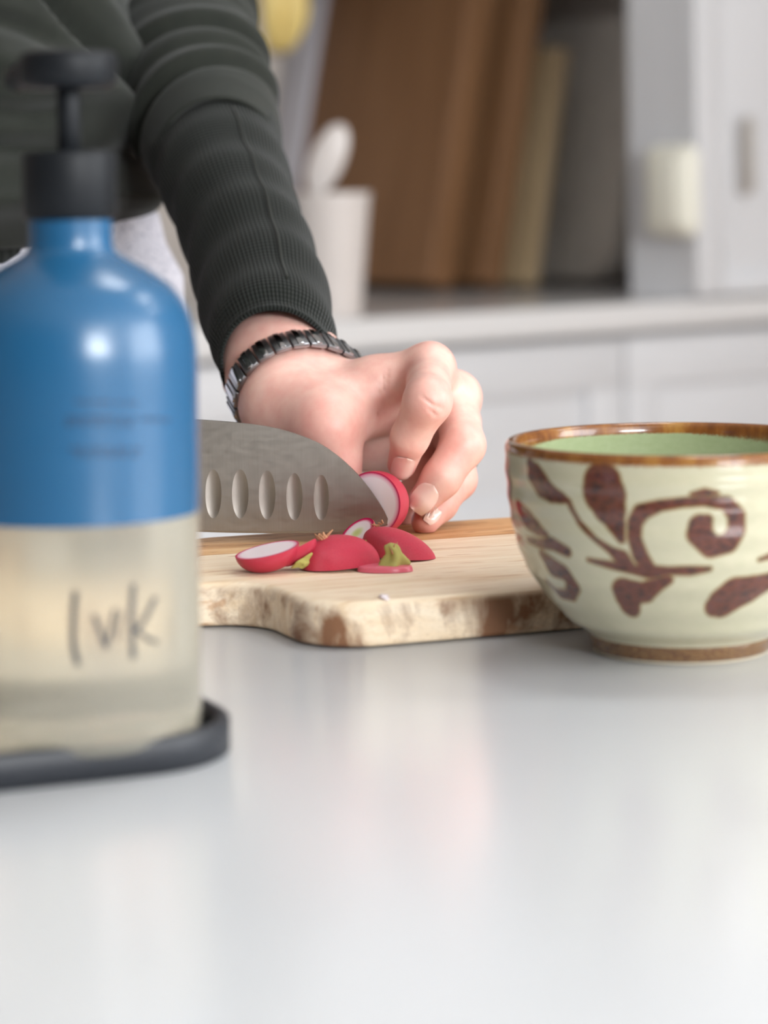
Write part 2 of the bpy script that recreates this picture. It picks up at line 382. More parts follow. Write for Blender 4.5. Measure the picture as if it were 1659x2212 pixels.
for q in bm.verts: q.co = Vector((q.co.x * .025 + q.co.z * .016, q.co.y * .008, q.co.z * .048)) + Vector((-.002, 0, .215))
bm_obj('bowl', bm, M_crock, e, True)

# plug-in box on the grey return wall
M_cream = plain('cream_plastic', srgb(236, 234, 220), .4)
pz = ZT + CAMH - .010
e = kplace(empty('plug_in_box')); e.location = tuple(K(SS, .014, pz)); tag(e, 'cream rounded plug-in box on the side of the tall cupboard', 'plug')
box('socket_plate', -.012, -.0005, .010, .060, -.062, .062, M_white, e, .004)
box('housing', -.050, -.010, -.048, .048, -.070, .070, M_cream, e, .022, 6)
box('front_cover', -.054, -.046, -.030, .030, -.05, .05, M_cream, e, .005, 3)

# yellow fruit hung under the wall cabinet
M_ban = speckle('banana_skin', srgb(236, 214, 138), srgb(214, 184, 110), 22, .45)
M_btip = plain('banana_tip', srgb(120, 92, 52), .7)
bc = P(584, -14, 4.0); e = empty('hanging_fruit', bc); tag(e, 'bunch of pale yellow fruit hanging under the wall cabinet', 'fruit')
for k in range(4):
    aa = -1.5 + k * .75; d_ = V3(math.cos(aa), math.sin(aa), 0)
    pts = [V3(0, 0, .10) + d_ * .004, V3(0, 0, .085) + d_ * .012, d_ * .034 + V3(0, 0, .03), d_ * .044 + V3(0, 0, -.03), d_ * .03 + V3(0, 0, -.075), d_ * .018 + V3(0, 0, -.092)]
    q = smooth_prof(pts, 20); s = np.linspace(0, 1, 20); rr = .0055 + .0135 * np.clip(np.sin(np.clip((s - .08) / .9, 0, 1) * math.pi), 0, 1) ** .6
    v, f = tube(q, rr, 12); b = mesh_obj('banana', v, f, M_ban, e)
    v, f = tube([q[-1], q[-1] + (q[-1] - q[-2]) * .5], [.0058, .004], 10); mesh_obj('tip', v, f, M_btip, b)
v, f = tube([V3(0, 0, .095), V3(0, 0, .14), V3(0, 0, UZ - bc[2])], [.01, .007, .003], 10); mesh_obj('hook', v, f, M_btip, e)

# ================================================================== chopping board on the island
BT = .018; TZ = ZT + BT                                          # board thickness, its top
BO = G(850, 1397, ZT); _b = G(1250, 1362, ZT) - BO; BA = math.atan2(_b[1], _b[0]); be = V3(math.cos(BA), math.sin(BA), 0); bw = V3(-math.sin(BA), math.cos(BA), 0)
def grain(name, stops, ring, streak):
    a = N(name); v = a.obj((1, 10, 6)); n1 = a.noise(8, 6, .65, v, 1.2); v2 = a.obj((3, 60, 30)); n2 = a.noise(9, 5, .65, v2, .3)
    c = a.ramp(a.math('ADD', a.math('MULTIPLY', n1, .7), a.math('MULTIPLY', n2, .3)), stops)
    v3 = a.obj((7, 60, 30)); s = a.ramp(a.noise(5, 3, .5, v3, .2), [(.60, (0, 0, 0)), (.68, (1, 1, 1))])
    c = a.mix(a.math('MULTIPLY', s, streak), c, ring)
    # worn sides: the same wood with patches of dark stain and bark
    nz = a.attr('side').outputs['Fac']; n3 = a.noise(38, 5, .6, a.obj((1, 1, .7)), .5); n4 = a.noise(120, 3, .6)
    d = a.mix(a.ramp(n3, [(.46, (0, 0, 0)), (.62, (1, 1, 1))]), c, srgb(134, 95, 68))
    d = a.mix(a.ramp(n4, [(.55, (0, 0, 0)), (.75, (.7, .7, .7))]), d, srgb(70, 48, 36))
    c = a.mix(nz, c, d); a.set(col=c, rough=.5, spec=.35); a.bump(n2, .16, .0006); return a.m
M_pale = grain('pale_board_wood', [(.30, srgb(200, 166, 130)), (.42, srgb(228, 204, 172)), (.56, srgb(240, 223, 198)), (.7, srgb(230, 207, 176))], srgb(186, 136, 92), .6)
M_tan = grain('tan_board_wood', [(.32, srgb(150, 100, 58)), (.46, srgb(202, 152, 100)), (.62, srgb(224, 184, 136))], srgb(140, 90, 52), .8)
def arc(cx, cy, r, a0, a1, n=10):
    return [(cx + r * math.cos(math.radians(a0 + (a1 - a0) * k / n)), cy + r * math.sin(math.radians(a0 + (a1 - a0) * k / n))) for k in range(n + 1)]
L0, L1, WB = -.0310, .275, .2; HW0, HW1, HL = .0715, .1285, -.19
outline = (arc(L0 + .025, .025, .025, 270, 180) + arc(L0 - .024, HW0 - .024, .024, 0, 90) + arc(HL + .03, HW0 + .03, .03, 270, 90, 16) +
           arc(L0 - .024, HW1 + .024, .024, -90, 0) + arc(L0 + .025, WB - .025, .025, 180, 90) + arc(L1 - .03, WB - .03, .03, 90, 0) + arc(L1 - .03, .03, .03, 0, -90))
# clockwise as listed; cut the blank into three long staves
def clip(poly, lo, hi):
    for sgn, lim in ((1, lo), (-1, -hi)):
        out = []
        for i in range(len(poly)):
            a_, b_ = poly[i - 1], poly[i]; da, db = sgn * a_[1] - lim, sgn * b_[1] - lim
            if (da >= 0) != (db >= 0): t = da / (da - db); out.append((a_[0] + t * (b_[0] - a_[0]), a_[1] + t * (b_[1] - a_[1])))
            if db >= 0: out.append(b_)
        poly = out
    q = []
    for p_ in poly:
        if not q or math.hypot(p_[0] - q[-1][0], p_[1] - q[-1][1]) > 1e-5: q.append(p_)
    return q
e = empty('cutting_board', (BO[0], BO[1], ZT), BA); tag(e, 'wooden cutting board with a paddle handle carrying the cut radishes', 'cutting board')
for lo, hi, mt, lab in ((-.01, .066, M_pale, None), (.066, .1435, M_pale, None), (.1435, .22, M_tan, 'tan streaky stave along the back')):
    bm = prism_bm(clip(outline, lo + .00008, hi - .00008), .0004, BT, 0)
    top = [ed for ed in bm.edges if ed.verts[0].co.z > BT - 1e-5 and ed.verts[1].co.z > BT - 1e-5 and not all(min(abs(v.co.y - .066), abs(v.co.y - .1435)) < 2e-4 for v in ed.verts)]
    bot = [ed for ed in bm.edges if ed.verts[0].co.z < .001 and ed.verts[1].co.z < .001 and not all(min(abs(v.co.y - .066), abs(v.co.y - .1435)) < 2e-4 for v in ed.verts)]
    bmesh.ops.bevel(bm, geom=top, offset=.0036, segments=5, profile=.5, affect='EDGES', clamp_overlap=False)
    bmesh.ops.bevel(bm, geom=[q for q in bot if q.is_valid], offset=.0022, segments=3, profile=.5, affect='EDGES', clamp_overlap=False)
    o = bm_obj('stave', bm, mt, e, True, 50)
    if lab: o['label'] = lab
    at = o.data.attributes.new('side', 'FLOAT', 'POINT'); at.data.foreach_set('value', [float(np.clip((BT - .0007 - v.co.z) / .0022, 0, 1)) for v in o.data.vertices])

# ------------------------------------------------------------------ the painted bowl
BC = G(1471, 1402, ZT); BD = pix(BC)[2]; S = BD / F              # metres per pixel at the bowl
bowl = empty('rice_bowl', (BC[0], BC[1], ZT)); tag(bowl, 'cream glazed bowl with brown painted vines and green inside', 'bowl')
CX = 1471
def zr(y): return (1402 - y) * S / math.cos(PITCH)               # height of a silhouette row above the island top
rows = [(1366, 197), (1357, 206), (1345, 222), (1328, 246), (1306, 268), (1284, 287), (1245, 317), (1205, 340), (1154, 358), (1097, 370), (1024, 378), (985, 380), (958, 379)]
outer = [((r - .0115 * (1402 - y)) * S, zr(y)) for y, r in rows]
RIM = outer[-1][1]
outer_s = smooth_prof(outer, 150)
lip = [(outer[-1][0], RIM), (outer[-1][0] - .0006, RIM + .0014), (outer[-1][0] - .0022, RIM + .0022), (outer[-1][0] - .0038, RIM + .0014), (outer[-1][0] - .0046, RIM - .001)]
inner = [lip[-1]] + [(max(r - .0048, .0), z) for r, z in outer[::-1][1:10]] + [(.03, .016), (.015, .0135), (0, .013)]
NB = 900
outer_s = outer_s[:-1]
prof = np.vstack([outer_s, smooth_prof(lip, 14), smooth_prof(inner, 50)[1:]])
v, f = lathe([tuple(q) for q in prof], NB)
vv = np.array(v); az = np.arctan2(vv[:, 1], vv[:, 0]); zz = vv[:, 2]; rr = np.hypot(vv[:, 0], vv[:, 1])
# wheel-thrown ripple on the outside
npf = len(prof); pi = np.tile(np.arange(npf), NB); outside = pi < len(outer_s)
rip = np.where(outside, .00022 * np.sin(zz / .0052 * 2 * math.pi * .55 + .5 * np.sin(az)), 0); vv[:, 0] += rip * np.cos(az); vv[:, 1] += rip * np.sin(az)
# painted motif: brush strokes as chains of circles, laid out on the unrolled outside (arc length, height)
def bowl_uv(cx, cy):                                            # a point of the photographed pattern -> angle from the viewer and height
    px, py = 1060 + cx / 2.77, 880 + cy / 2.77
    z = zr(py)
    for _ in range(12):
        r = np.interp(np.clip(z, outer_s[0, 1], RIM), outer_s[:, 1], outer_s[:, 0]); sx = np.clip((px - CX + .0115 * (1402 - py)) * S, -r * .985, r * .985)
        fr = math.sqrt(max(r * r - sx * sx, 0))
        z = zr(py + .0115 * (px - CX)) + fr * ((py - HOR) / F)
    return math.asin(sx / r), z
strokes = [
    [(205, 335, 24), (232, 400, 54), (268, 465, 62), (320, 515, 46), (370, 540, 30), (412, 560, 12)],
    [(412, 560, 12), (470, 690, 13), (560, 790, 14), (640, 855, 22), (700, 900, 44), (745, 945, 30)],
    [(590, 385, 55), (590, 440, 100), (600, 515, 116), (630, 610, 88), (665, 700, 52), (697, 790, 22)],
    [(855, 975, 40), (800, 885, 42), (768, 780, 36), (768, 690, 38), (805, 625, 44), (900, 588, 32), (1030, 568, 27), (1150, 560, 28), (1275, 575, 40), (1330, 645, 46), (1335, 735, 46), (1285, 815, 56), (1190, 835, 62), (1125, 760, 68), (1130, 705, 62), (1165, 672, 30)],
    [(1080, 520, 12), (1150, 508, 22), (1220, 512, 10)],
    [(525, 912, 10), (640, 942, 22), (760, 972, 26), (855, 985, 42), (960, 978, 24), (1080, 978, 28), (1185, 966, 14)],
    [(760, 1190, 66), (745, 1150, 78), (735, 1105, 82), (830, 1108, 62), (900, 1062, 40), (958, 1032, 28)],
    [(1235, 1190, 66), (1280, 1165, 98), (1340, 1120, 104), (1430, 1092, 84), (1540, 1042, 52), (1650, 985, 28), (1720, 940, 14)],
    [(1690, 430, 50), (1668, 520, 86), (1660, 590, 80), (1650, 650, 40)],
    [(1470, 912, 9), (1560, 882, 18), (1659, 852, 22), (1760, 830, 12)],
    [(285, 885, 26), (330, 950, 56), (395, 985, 42), (455, 1065, 38), (440, 1125, 30), (380, 1115, 22), (318, 1045, 12)],
    [(155, 600, 36), (200, 670, 48), (250, 725, 36), (300, 760, 14)],
    [(200, 790, 12), (270, 815, 24), (330, 815, 34), (410, 865, 26)],
]
md = np.full(len(vv), 1.0, np.float32); sel = outside & (zz > outer_s[0, 1] + .002)
R0 = .060
for rep in (0.0, 2.15, 4.25):
    u_ = (az[sel] + math.pi / 2 - rep + math.pi) % (2 * math.pi) - math.pi; u_ = u_ * R0; w_ = zz[sel]; q = np.stack([u_, w_], -1)
    for st in strokes:
        c_ = []
        for cx, cy, r in st:
            t, z = bowl_uv(cx, cy); rw = r / 2.77 * S / max(math.cos(t), .4) ** .28
            c_.append(((t * R0, z), rw))
        for (a_, ra), (b_, rb) in zip(c_[:-1], c_[1:]):
            a_ = np.array(a_); ab = np.array(b_) - a_; tt = np.clip(((q - a_) @ ab) / max(ab @ ab, 1e-12), 0, 1)
            dd = np.linalg.norm(q - a_ - tt[:, None] * ab, axis=1) - (ra + (rb - ra) * tt); md[sel] = np.minimum(md[sel], dd)
md = md * 1000 - .35                                                       # millimetres
a = N('bowl_glaze'); at = a.attr('motif').outputs['Fac']; wob = a.math('MULTIPLY', a.math('SUBTRACT', a.noise(420, 3), .5), 1.3)
d = a.math('ADD', at, wob); n1 = a.noise(42, 5, .68); n2 = a.noise(160, 3)
base = a.mix(a.noise(30, 4), srgb(194, 187, 162), srgb(180, 177, 150))
brown = a.ramp(n1, [(.36, srgb(44, 36, 40)), (.45, srgb(84, 46, 34)), (.53, srgb(104, 58, 44)), (.60, srgb(92, 56, 50)), (.68, srgb(58, 50, 56))])
edge = a.mix(n2, srgb(120, 92, 44), srgb(150, 120, 66))
c = a.mix(a.ramp(a.math('MULTIPLY', a.math('ADD', d, 1.2), .4), [(.3, (1, 1, 1)), (.72, (0, 0, 0))]), base, edge)
c = a.mix(a.ramp(a.math('ADD', a.math('MULTIPLY', d, .6), .7), [(.2, (1, 1, 1)), (.62, (0, 0, 0))]), c, brown)
rim = a.attr('rim').outputs['Fac']; rimc = a.ramp(a.noise(70, 4, .7, a.obj((1, 1, .35))), [(.3, srgb(84, 46, 22)), (.5, srgb(128, 78, 34)), (.66, srgb(158, 112, 52))])
rim2 = a.math('ADD', rim, a.math('MULTIPLY', a.math('SUBTRACT', a.noise(240, 3), .5), .9))
green = a.mix(a.noise(40, 3), srgb(142, 156, 116), srgb(158, 168, 132))
c = a.mix(a.attr('inside').outputs['Fac'], c, green)
c = a.mix(a.ramp(rim2, [(.4, (0, 0, 0)), (.62, (1, 1, 1))]), c, rimc)
a.set(col=c, rough=.16, spec=.5, coat=.3, coatr=.06); M_glaze = a.m
rimv = np.clip(1 - np.abs(zz - (RIM + .0005)) / .0042, 0, 1) * np.where(outside, 1, 1)
rimv = np.where(~outside, np.clip(1 - np.maximum(RIM - .0012 - zz, 0) / (.0045 * (1 + .9 * np.sin(az * 2 + 1.0))), 0, 1), rimv)
ins = np.where(outside, 0, np.clip((RIM + .002 - zz) / .002, 0, 1))
mesh_obj('glazed_body', vv, f, M_glaze, bowl, attrs={'motif': md, 'rim': rimv, 'inside': ins})
a = N('foot_glaze'); a.set(col=a.ramp(a.noise(45, 4, .6), [(.35, srgb(66, 46, 34)), (.52, srgb(108, 74, 46)), (.66, srgb(152, 124, 80))]), rough=.2, coat=.3); M_foot = a.m
z0 = outer[0][1]
v, f = lathe([tuple(q) for q in smooth_prof([(198 * S, z0 + .0008), (197.2 * S, z0 - .001), (195 * S, .0040), (192 * S, .0016), (190 * S, .0012), (172 * S, .0025), (165 * S, .004), (163 * S, .012)], 30)], 128); mesh_obj('foot', v, f, M_foot, bowl)
v, f = lathe([(190.5 * S, .0016), (189 * S, .0004), (184 * S, .0), (172 * S, 0), (168 * S, .004)], 128); mesh_obj('bare_foot_ring', v, f, plain('bare_clay', srgb(196, 186, 166), .8), bowl)

# ------------------------------------------------------------------ soap bottle and its tray
TA = math.radians(23.7); te = V3(math.cos(TA), math.sin(TA), 0); tw = V3(-math.sin(TA), math.cos(TA), 0)
tA = G(0, 1712, ZT); tlen = .2; tdep = .124
tc = G(392, 1669, ZT)                                            # where the front edge turns the corner
e = empty('tray', (tc[0], tc[1], ZT), TA); tag(e, 'charcoal rounded tray under the blue soap bottle', 'tray')
rc = .036
def rrect(x0, x1, y0, y1, r, n=14): return arc(x1 - r, y0 + r, r, -90, 0, n) + arc(x1 - r, y1 - r, r, 0, 90, n) + arc(x0 + r, y1 - r, r, 90, 180, n) + arc(x0 + r, y0 + r, r, 180, 270, n)
tx1 = .026; ty0 = -.0005
bm_obj('base', prism_bm(rrect(tx1 - tlen, tx1, ty0, ty0 + tdep, rc), 0, .006, .001), M_tray, e, True, 40)
def ring_wall(o1, o2, z0, z1):
    n = len(o1); vs = [(x, y, z0) for x, y in o1] + [(x, y, z1 - .001) for x, y in o1] + [((x * .8 + x2 * .2), (y * .8 + y2 * .2), z1) for (x, y), (x2, y2) in zip(o1, o2)] + [((x * .2 + x2 * .8), (y * .2 + y2 * .8), z1) for (x, y), (x2, y2) in zip(o1, o2)] + [(x, y, z1 - .001) for x, y in o2] + [(x, y, z0) for x, y in o2]
    fs = []
    for k in range(6):
        for i in range(n): j = (i + 1) % n; k2 = (k + 1) % 6; fs.append((k * n + i, k * n + j, k2 * n + j, k2 * n + i))
    return vs, fs
v, f = ring_wall(rrect(tx1 - tlen - .0003, tx1 + .0003, ty0 - .0003, ty0 + tdep + .0003, rc), rrect(tx1 - tlen + .004, tx1 - .004, ty0 + .004, ty0 + tdep - .004, rc - .004), .0006, .0112)
mesh_obj('raised_rim', v, f, M_tray, e)
bb = G(164, 1592, ZT + .006); BDp = pix(bb)[2]; q = BDp / F
bott = empty('soap_bottle', (bb[0], bb[1], ZT + .006)); tag(bott, 'blue and clear pump soap bottle standing on a charcoal tray', 'soap bottle')
def bz(y): return (1592 - y) * q / math.cos(PITCH) * 1.0
RB = 272 * q
blue_split = bz(1104)
bp = [(RB, blue_split), (RB, bz(900)), (RB, bz(790)), (RB * .985, bz(735)), (RB * .925, bz(672)), (RB * .80, bz(622)), (RB * .62, bz(586)), (RB * .45, bz(560)), (RB * .355, bz(543)), (RB * .335, bz(525)), (RB * .335, bz(465))]
a = N('blue_coating'); a.set(col=srgb(31, 88, 128), rough=.27, spec=.5, coat=.2, coatr=.2); M_blue = a.m
v, f = lathe([tuple(x) for x in smooth_prof(bp, 90)], 128); mesh_obj('blue_shoulder', v, f, M_blue, bott)
a = N('soap_glass'); a.set(col=srgb(240, 234, 216), rough=.24, trans=.80, ior=1.33); M_sg = a.m
lp = [(0, .0005), (RB * .86, .0005), (RB * .955, .002), (RB * .992, .006), (RB * .999, .012), (RB * .999, blue_split), (RB * .985, blue_split), (0, blue_split)]
prof_l = [lp[0], lp[1]] + [tuple(x) for x in smooth_prof(lp[1:5], 14)[1:]] + lp[5:]
v, f = lathe(prof_l, 128); o = mesh_obj('clear_lower_body', v, f, M_sg, bott); o.data.set_sharp_from_angle(angle=math.radians(50))
def cyl(name, r, y_top, y_bot, mat, bev=.0012, n=72, parent=None, r2=None):
    zt, zb = bz(y_top), bz(y_bot); r2 = r2 or r
    v, f = lathe([(0, zb), (r2 - bev, zb), (r2, zb + bev), (r, zt - bev), (r - bev * .3, zt - bev * .3), (r - bev, zt), (0, zt)], n); o = mesh_obj(name, v, f, mat, parent or bott); o.data.set_sharp_from_angle(angle=math.radians(50)); return o
cyl('collar', 102 * q, 326, 474, M_black); cyl('stem', 26 * q, 180, 330, M_black)
hd = cyl('pump_head', 106 * q, 112, 192, M_black, .002)
v, f = tube([V3(0, 0, bz(150)), V3(-.012, .02, bz(148)), V3(-.02, .034, bz(150)), V3(-.022, .037, bz(165))], [.005, .005, .0045, .004], 14); mesh_obj('spout', v, f, M_black, hd)
# lettering on the bottle: brush strokes wrapped round the glass
def bottle_ribbon(name, pts, wid, mat, r_off=.00025):
    vs, fs = [], []; pts = np.array(pts, float); m = len(pts)
    for i in range(m):
        t = pts[min(i + 1, m - 1)] - pts[max(i - 1, 0)]; t /= np.linalg.norm(t) + 1e-9; nrm = np.array((-t[1], t[0]))
        wq = wid[i] if hasattr(wid, '__len__') else wid
        for sgn in (-1, 1):
            x, y = pts[i] + nrm * wq / 2 * sgn; sx = np.clip((x - 150) * q / RB, -.98, .98); al = math.asin(sx); rr_ = RB + r_off
            front = math.cos(al) * RB; z = (1592 - y) * q / math.cos(PITCH) + front * .155 + (x - 160) * -.0 * q
            vs.append((rr_ * math.sin(al), -rr_ * math.cos(al), z - .0))
    for i in range(m - 1): fs.append((2 * i, 2 * i + 1, 2 * i + 3, 2 * i + 2))
    return mesh_obj(name, vs, fs, mat, bott)
M_ink = plain('dark_ink', srgb(62, 64, 66), .6); M_ink2 = plain('navy_ink', srgb(20, 62, 96), .5)
L = lambda *p: [np.array(a_) for a_ in p]
def dense(p, n=14): return smooth_prof(np.array(p, float), n)
for pts, wd in ((dense([(186, 1276), (181, 1330), (181, 1390), (190, 1428)]), 12), (dense([(222, 1325), (236, 1365), (246, 1394)]), 9), (dense([(246, 1394), (254, 1360), (264, 1312)]), 7), (dense([(300, 1262), (296, 1330), (298, 1418)]), 10), (dense([(342, 1290), (322, 1335), (302, 1362)]), 9), (dense([(306, 1358), (326, 1376), (346, 1386)]), 8), (dense([(276, 1318), (270, 1350), (268, 1378)]), 5)):
    bottle_ribbon('lettering', pts, wd, M_ink)
for y, x0, x1 in ((888, 190, 312), (920, 172, 376), (932, 170, 300), (984, 178, 318), (996, 190, 300)):
    x = x0
    while x < x1:
        wl = 8 + 6 * random.random(); hh = 9
        bottle_ribbon('small_print', [(x, y), (x + wl * .5, y - .5), (x + wl, y)], hh * (.6 + .4 * random.random()), M_ink2); x += wl + (3 if random.random() < .75 else 9)
bottle_ribbon('small_print', [(-4, 1015), (-2, 1040), (1, 1065)], 10, M_ink2)

# ================================================================== knife
def kd(x): return 1.1235 + (x - 843) * .00001
KN = -(_f + V3(0, 0, .0)); KN /= np.linalg.norm(KN)              # blade side that faces the viewer
korg = P(28, 1140, kd(28))
def kp(x, y): return P(x, y, kd(x)) - korg
spine = smooth_prof([(28, 893), (230, 899), (430, 907), (540, 916), (600, 926), (650, 941), (690, 958), (725, 981), (760, 1012), (790, 1045), (815, 1080), (832, 1108), (843, 1133)], 60)
edge_ = smooth_prof([(843, 1133), (826, 1138), (780, 1144), (700, 1150), (600, 1152), (500, 1151), (430, 1149), (230, 1146), (28, 1140)], 40)
kout = [tuple(p_) for p_ in spine] + [tuple(p_) for p_ in edge_[1:]]
knife = empty('kitchen_knife', korg); tag(knife, 'wide kitchen knife with oval hollows along the blade', 'knife')
a = N('blade_steel'); n_ = a.noise(30, 4, .6, a.obj((60, 60, 1.5))); a.set(col=a.mix(n_, srgb(146, 140, 133), srgb(160, 154, 147)), metal=1.0, rough=a.ramp(a.noise(24, 4), [(.3, (.30, .30, .30)), (.7, (.38, .38, .38))])); M_blade = a.m
ov = [(461 - 58.2 * k, 1067 - .7 * k, 17, 52) for k in range(7, 0, -1)] + [(461, 1067, 17.5, 53), (519, 1067, 18, 53), (577, 1069, 18, 53), (636, 1073, 17.5, 51), (694, 1075, 16.5, 49)]
bm = bmesh.new()
def loop(pts, closed=True):
    vs = [bm.verts.new(tuple(kp(*p_))) for p_ in pts]; return [bm.edges.new((vs[i], vs[(i + 1) % len(vs)])) for i in range(len(vs))], vs
es, _ = loop(kout); alle = list(es)
ovp = [[(x + a_ * math.cos(t), y + b_ * math.sin(t)) for t in np.linspace(0, 2 * math.pi, 40, endpoint=False)] for x, y, a_, b_ in ov]
for o_ in ovp: e2, _ = loop(o_); alle += e2
bmesh.ops.triangle_fill(bm, edges=alle, use_beauty=True, normal=tuple(KN))
# drop triangles that fell inside the hollows
kill = []
for fc in bm.faces:
    c = fc.calc_center_median()
    for x, y, a_, b_ in ov:
        cx, cy, _d = pix(np.array(c) + korg)
        if ((cx - x) / a_) ** 2 + ((cy - y) / b_) ** 2 < .97: kill.append(fc); break
bmesh.ops.delete(bm, geom=kill, context='FACES_ONLY')
# back of the blade: tapers from spine to edge
def thick(x, y):
    yt = np.interp(x, spine[:, 0], spine[:, 1]); yb = np.interp(x, edge_[::-1, 0], edge_[::-1, 1]); t = np.clip((yb - y) / max(yb - yt, 8), 0, 1); return .0003 + .0019 * t
fr = [bm.verts.new(tuple(kp(*p_))) for p_ in kout]; bk = [bm.verts.new(tuple(kp(*p_) - KN * thick(*p_))) for p_ in kout]
for i in range(len(kout)): j = (i + 1) % len(kout); bm.faces.new((fr[i], fr[j], bk[j], bk[i]))
nS = len(spine); low = [np.interp(spine[:, 0], edge_[::-1, 0], edge_[::-1, 1])]
bf = bm.faces.new(bk); bmesh.ops.triangulate(bm, faces=[bf])
bmesh.ops.remove_doubles(bm, verts=bm.verts, dist=1e-7)
bm_obj('blade', bm, M_blade, knife, False)
for (x, y, a_, b_), o_ in zip(ov, ovp):
    vs, fs = [], []; m = 8
    for k in range(m + 1):
        t = k / m; dp = .00055 * (1 - t * t)
        for th in np.linspace(0, 2 * math.pi, 40, endpoint=False): vs.append(kp(x + a_ * t * math.cos(th), y + b_ * t * math.sin(th)) - KN * dp)
    for k in range(m):
        for i in range(40): j = (i + 1) % 40; fs.append((k * 40 + i, k * 40 + j, (k + 1) * 40 + j, (k + 1) * 40 + i))
    mesh_obj('hollow', vs, fs, M_blade, knife)
vs = []; fs = []
for i, (x, y) in enumerate(edge_): vs += [kp(x, y) + KN * .00008, kp(x - (2 if i == 0 else 0), y - (4 if i > 2 else 2)) + KN * .00008]
for i in range(len(edge_) - 1): fs.append((2 * i, 2 * i + 1, 2 * i + 3, 2 * i + 2))
mesh_obj('cutting_edge', vs, fs, plain('edge_steel', srgb(153, 147, 140), .18, metal=1.0), knife)
M_hdl = plain('black_handle', srgb(26, 26, 28), .4)
hx0, hx1 = -520, 24
def hsec(x, wy, wd, yc): return [kp(x, yc + wy * math.sin(t)) - KN * (.001 + wd * math.cos(t)) for t in np.linspace(0, 2 * math.pi, 28, endpoint=False)]
vs, fs = [], []
st = [(24, 44, .006, 960), (0, 54, .0085, 955), (-60, 56, .0095, 950), (-200, 60, .0105, 950), (-360, 56, .0105, 958), (-480, 64, .0105, 968), (-515, 56, .009, 972), (-524, 30, .005, 974)]
for s_ in st: vs += hsec(*s_)
for k in range(len(st) - 1):
    for i in range(28): j = (i + 1) % 28; fs.append((k * 28 + i, k * 28 + j, (k + 1) * 28 + j, (k + 1) * 28 + i))
fs += [tuple(range(28)), tuple((len(st) - 1) * 28 + i for i in range(28))]
mesh_obj('handle', vs, fs, M_hdl, knife)
vs = []; fs = []
for s_ in ((34, 60, .0045, 962), (24, 58, .007, 958), (8, 58, .009, 956)): vs += hsec(*s_)
for k in range(2):
    for i in range(28): j = (i + 1) % 28; fs.append((k * 28 + i, k * 28 + j, (k + 1) * 28 + j, (k + 1) * 28 + i))
fs += [tuple(range(28)), tuple(56 + i for i in range(28))]
mesh_obj('bolster', vs, fs, M_steelknob, knife)

# ================================================================== radishes
a = N('radish_skin'); n1 = a.noise(140, 6, .65); n2 = a.noise(700, 3)
c = a.ramp(n1, [(.34, srgb(164, 22, 54)), (.48, srgb(206, 40, 72)), (.6, srgb(216, 70, 92)), (.7, srgb(224, 110, 118))]); c = a.mix(a.ramp(n2, [(.68, (0, 0, 0)), (.78, (.5, .5, .5))]), c, srgb(230, 170, 160))
a.set(col=c, rough=.32, sss=.12, ssss=.002, sssr=(1, .3, .3)); a.bump(a.math('ADD', n1, a.math('MULTIPLY', n2, .5)), .5, .0007); M_rskin = a.m
a = N('radish_flesh'); t = a.attr('rad').outputs['Fac']; t2 = a.math('ADD', t, a.math('MULTIPLY', a.math('SUBTRACT', a.noise(260, 3), .5), .05))
a.set(col=a.ramp(t2, [(.0, srgb(240, 226, 230)), (.80, srgb(243, 226, 232)), (.90, srgb(232, 170, 192)), (.955, srgb(204, 36, 92)), (1, srgb(188, 20, 66))]), rough=.22, sss=.25, ssss=.003, sssr=(1, .6, .6)); M_rflesh = a.m
a = N('radish_flesh_green'); t = a.attr('rad').outputs['Fac']; t2 = a.math('ADD', t, a.math('MULTIPLY', a.math('SUBTRACT', a.noise(420, 4), .5), .16))
a.set(col=a.ramp(t2, [(.0, srgb(196, 204, 130)), (.2, srgb(206, 212, 150)), (.42, srgb(240, 230, 226)), (.74, srgb(240, 220, 228)), (.88, srgb(206, 40, 100)), (1, srgb(170, 14, 66))]), rough=.25, sss=.2, ssss=.003, sssr=(1, .6, .6)); M_rflesh2 = a.m
a = N('radish_pink_slice'); a.set(col=a.ramp(a.noise(200, 4), [(.3, srgb(206, 70, 96)), (.7, srgb(226, 128, 142))]), rough=.3, sss=.15, ssss=.002); M_rpink = a.m
a = N('radish_stem'); a.set(col=a.ramp(a.noise(260, 4), [(.32, srgb(146, 128, 62)), (.48, srgb(190, 182, 96)), (.66, srgb(218, 214, 134))]), rough=.45, sss=.15, ssss=.002); a.bump(a.noise(500, 3), .5, .0006); M_rstem = a.m
M_rroot = speckle('radish_root', srgb(206, 158, 118), srgb(172, 110, 80), 300, .7)
def basis(nrm, hint=(1, 0, 0)):
    z = np.asarray(nrm, float); z /= np.linalg.norm(z); x = np.asarray(hint, float) - z * (np.asarray(hint) @ z); x /= np.linalg.norm(x); return x, np.cross(z, x), z
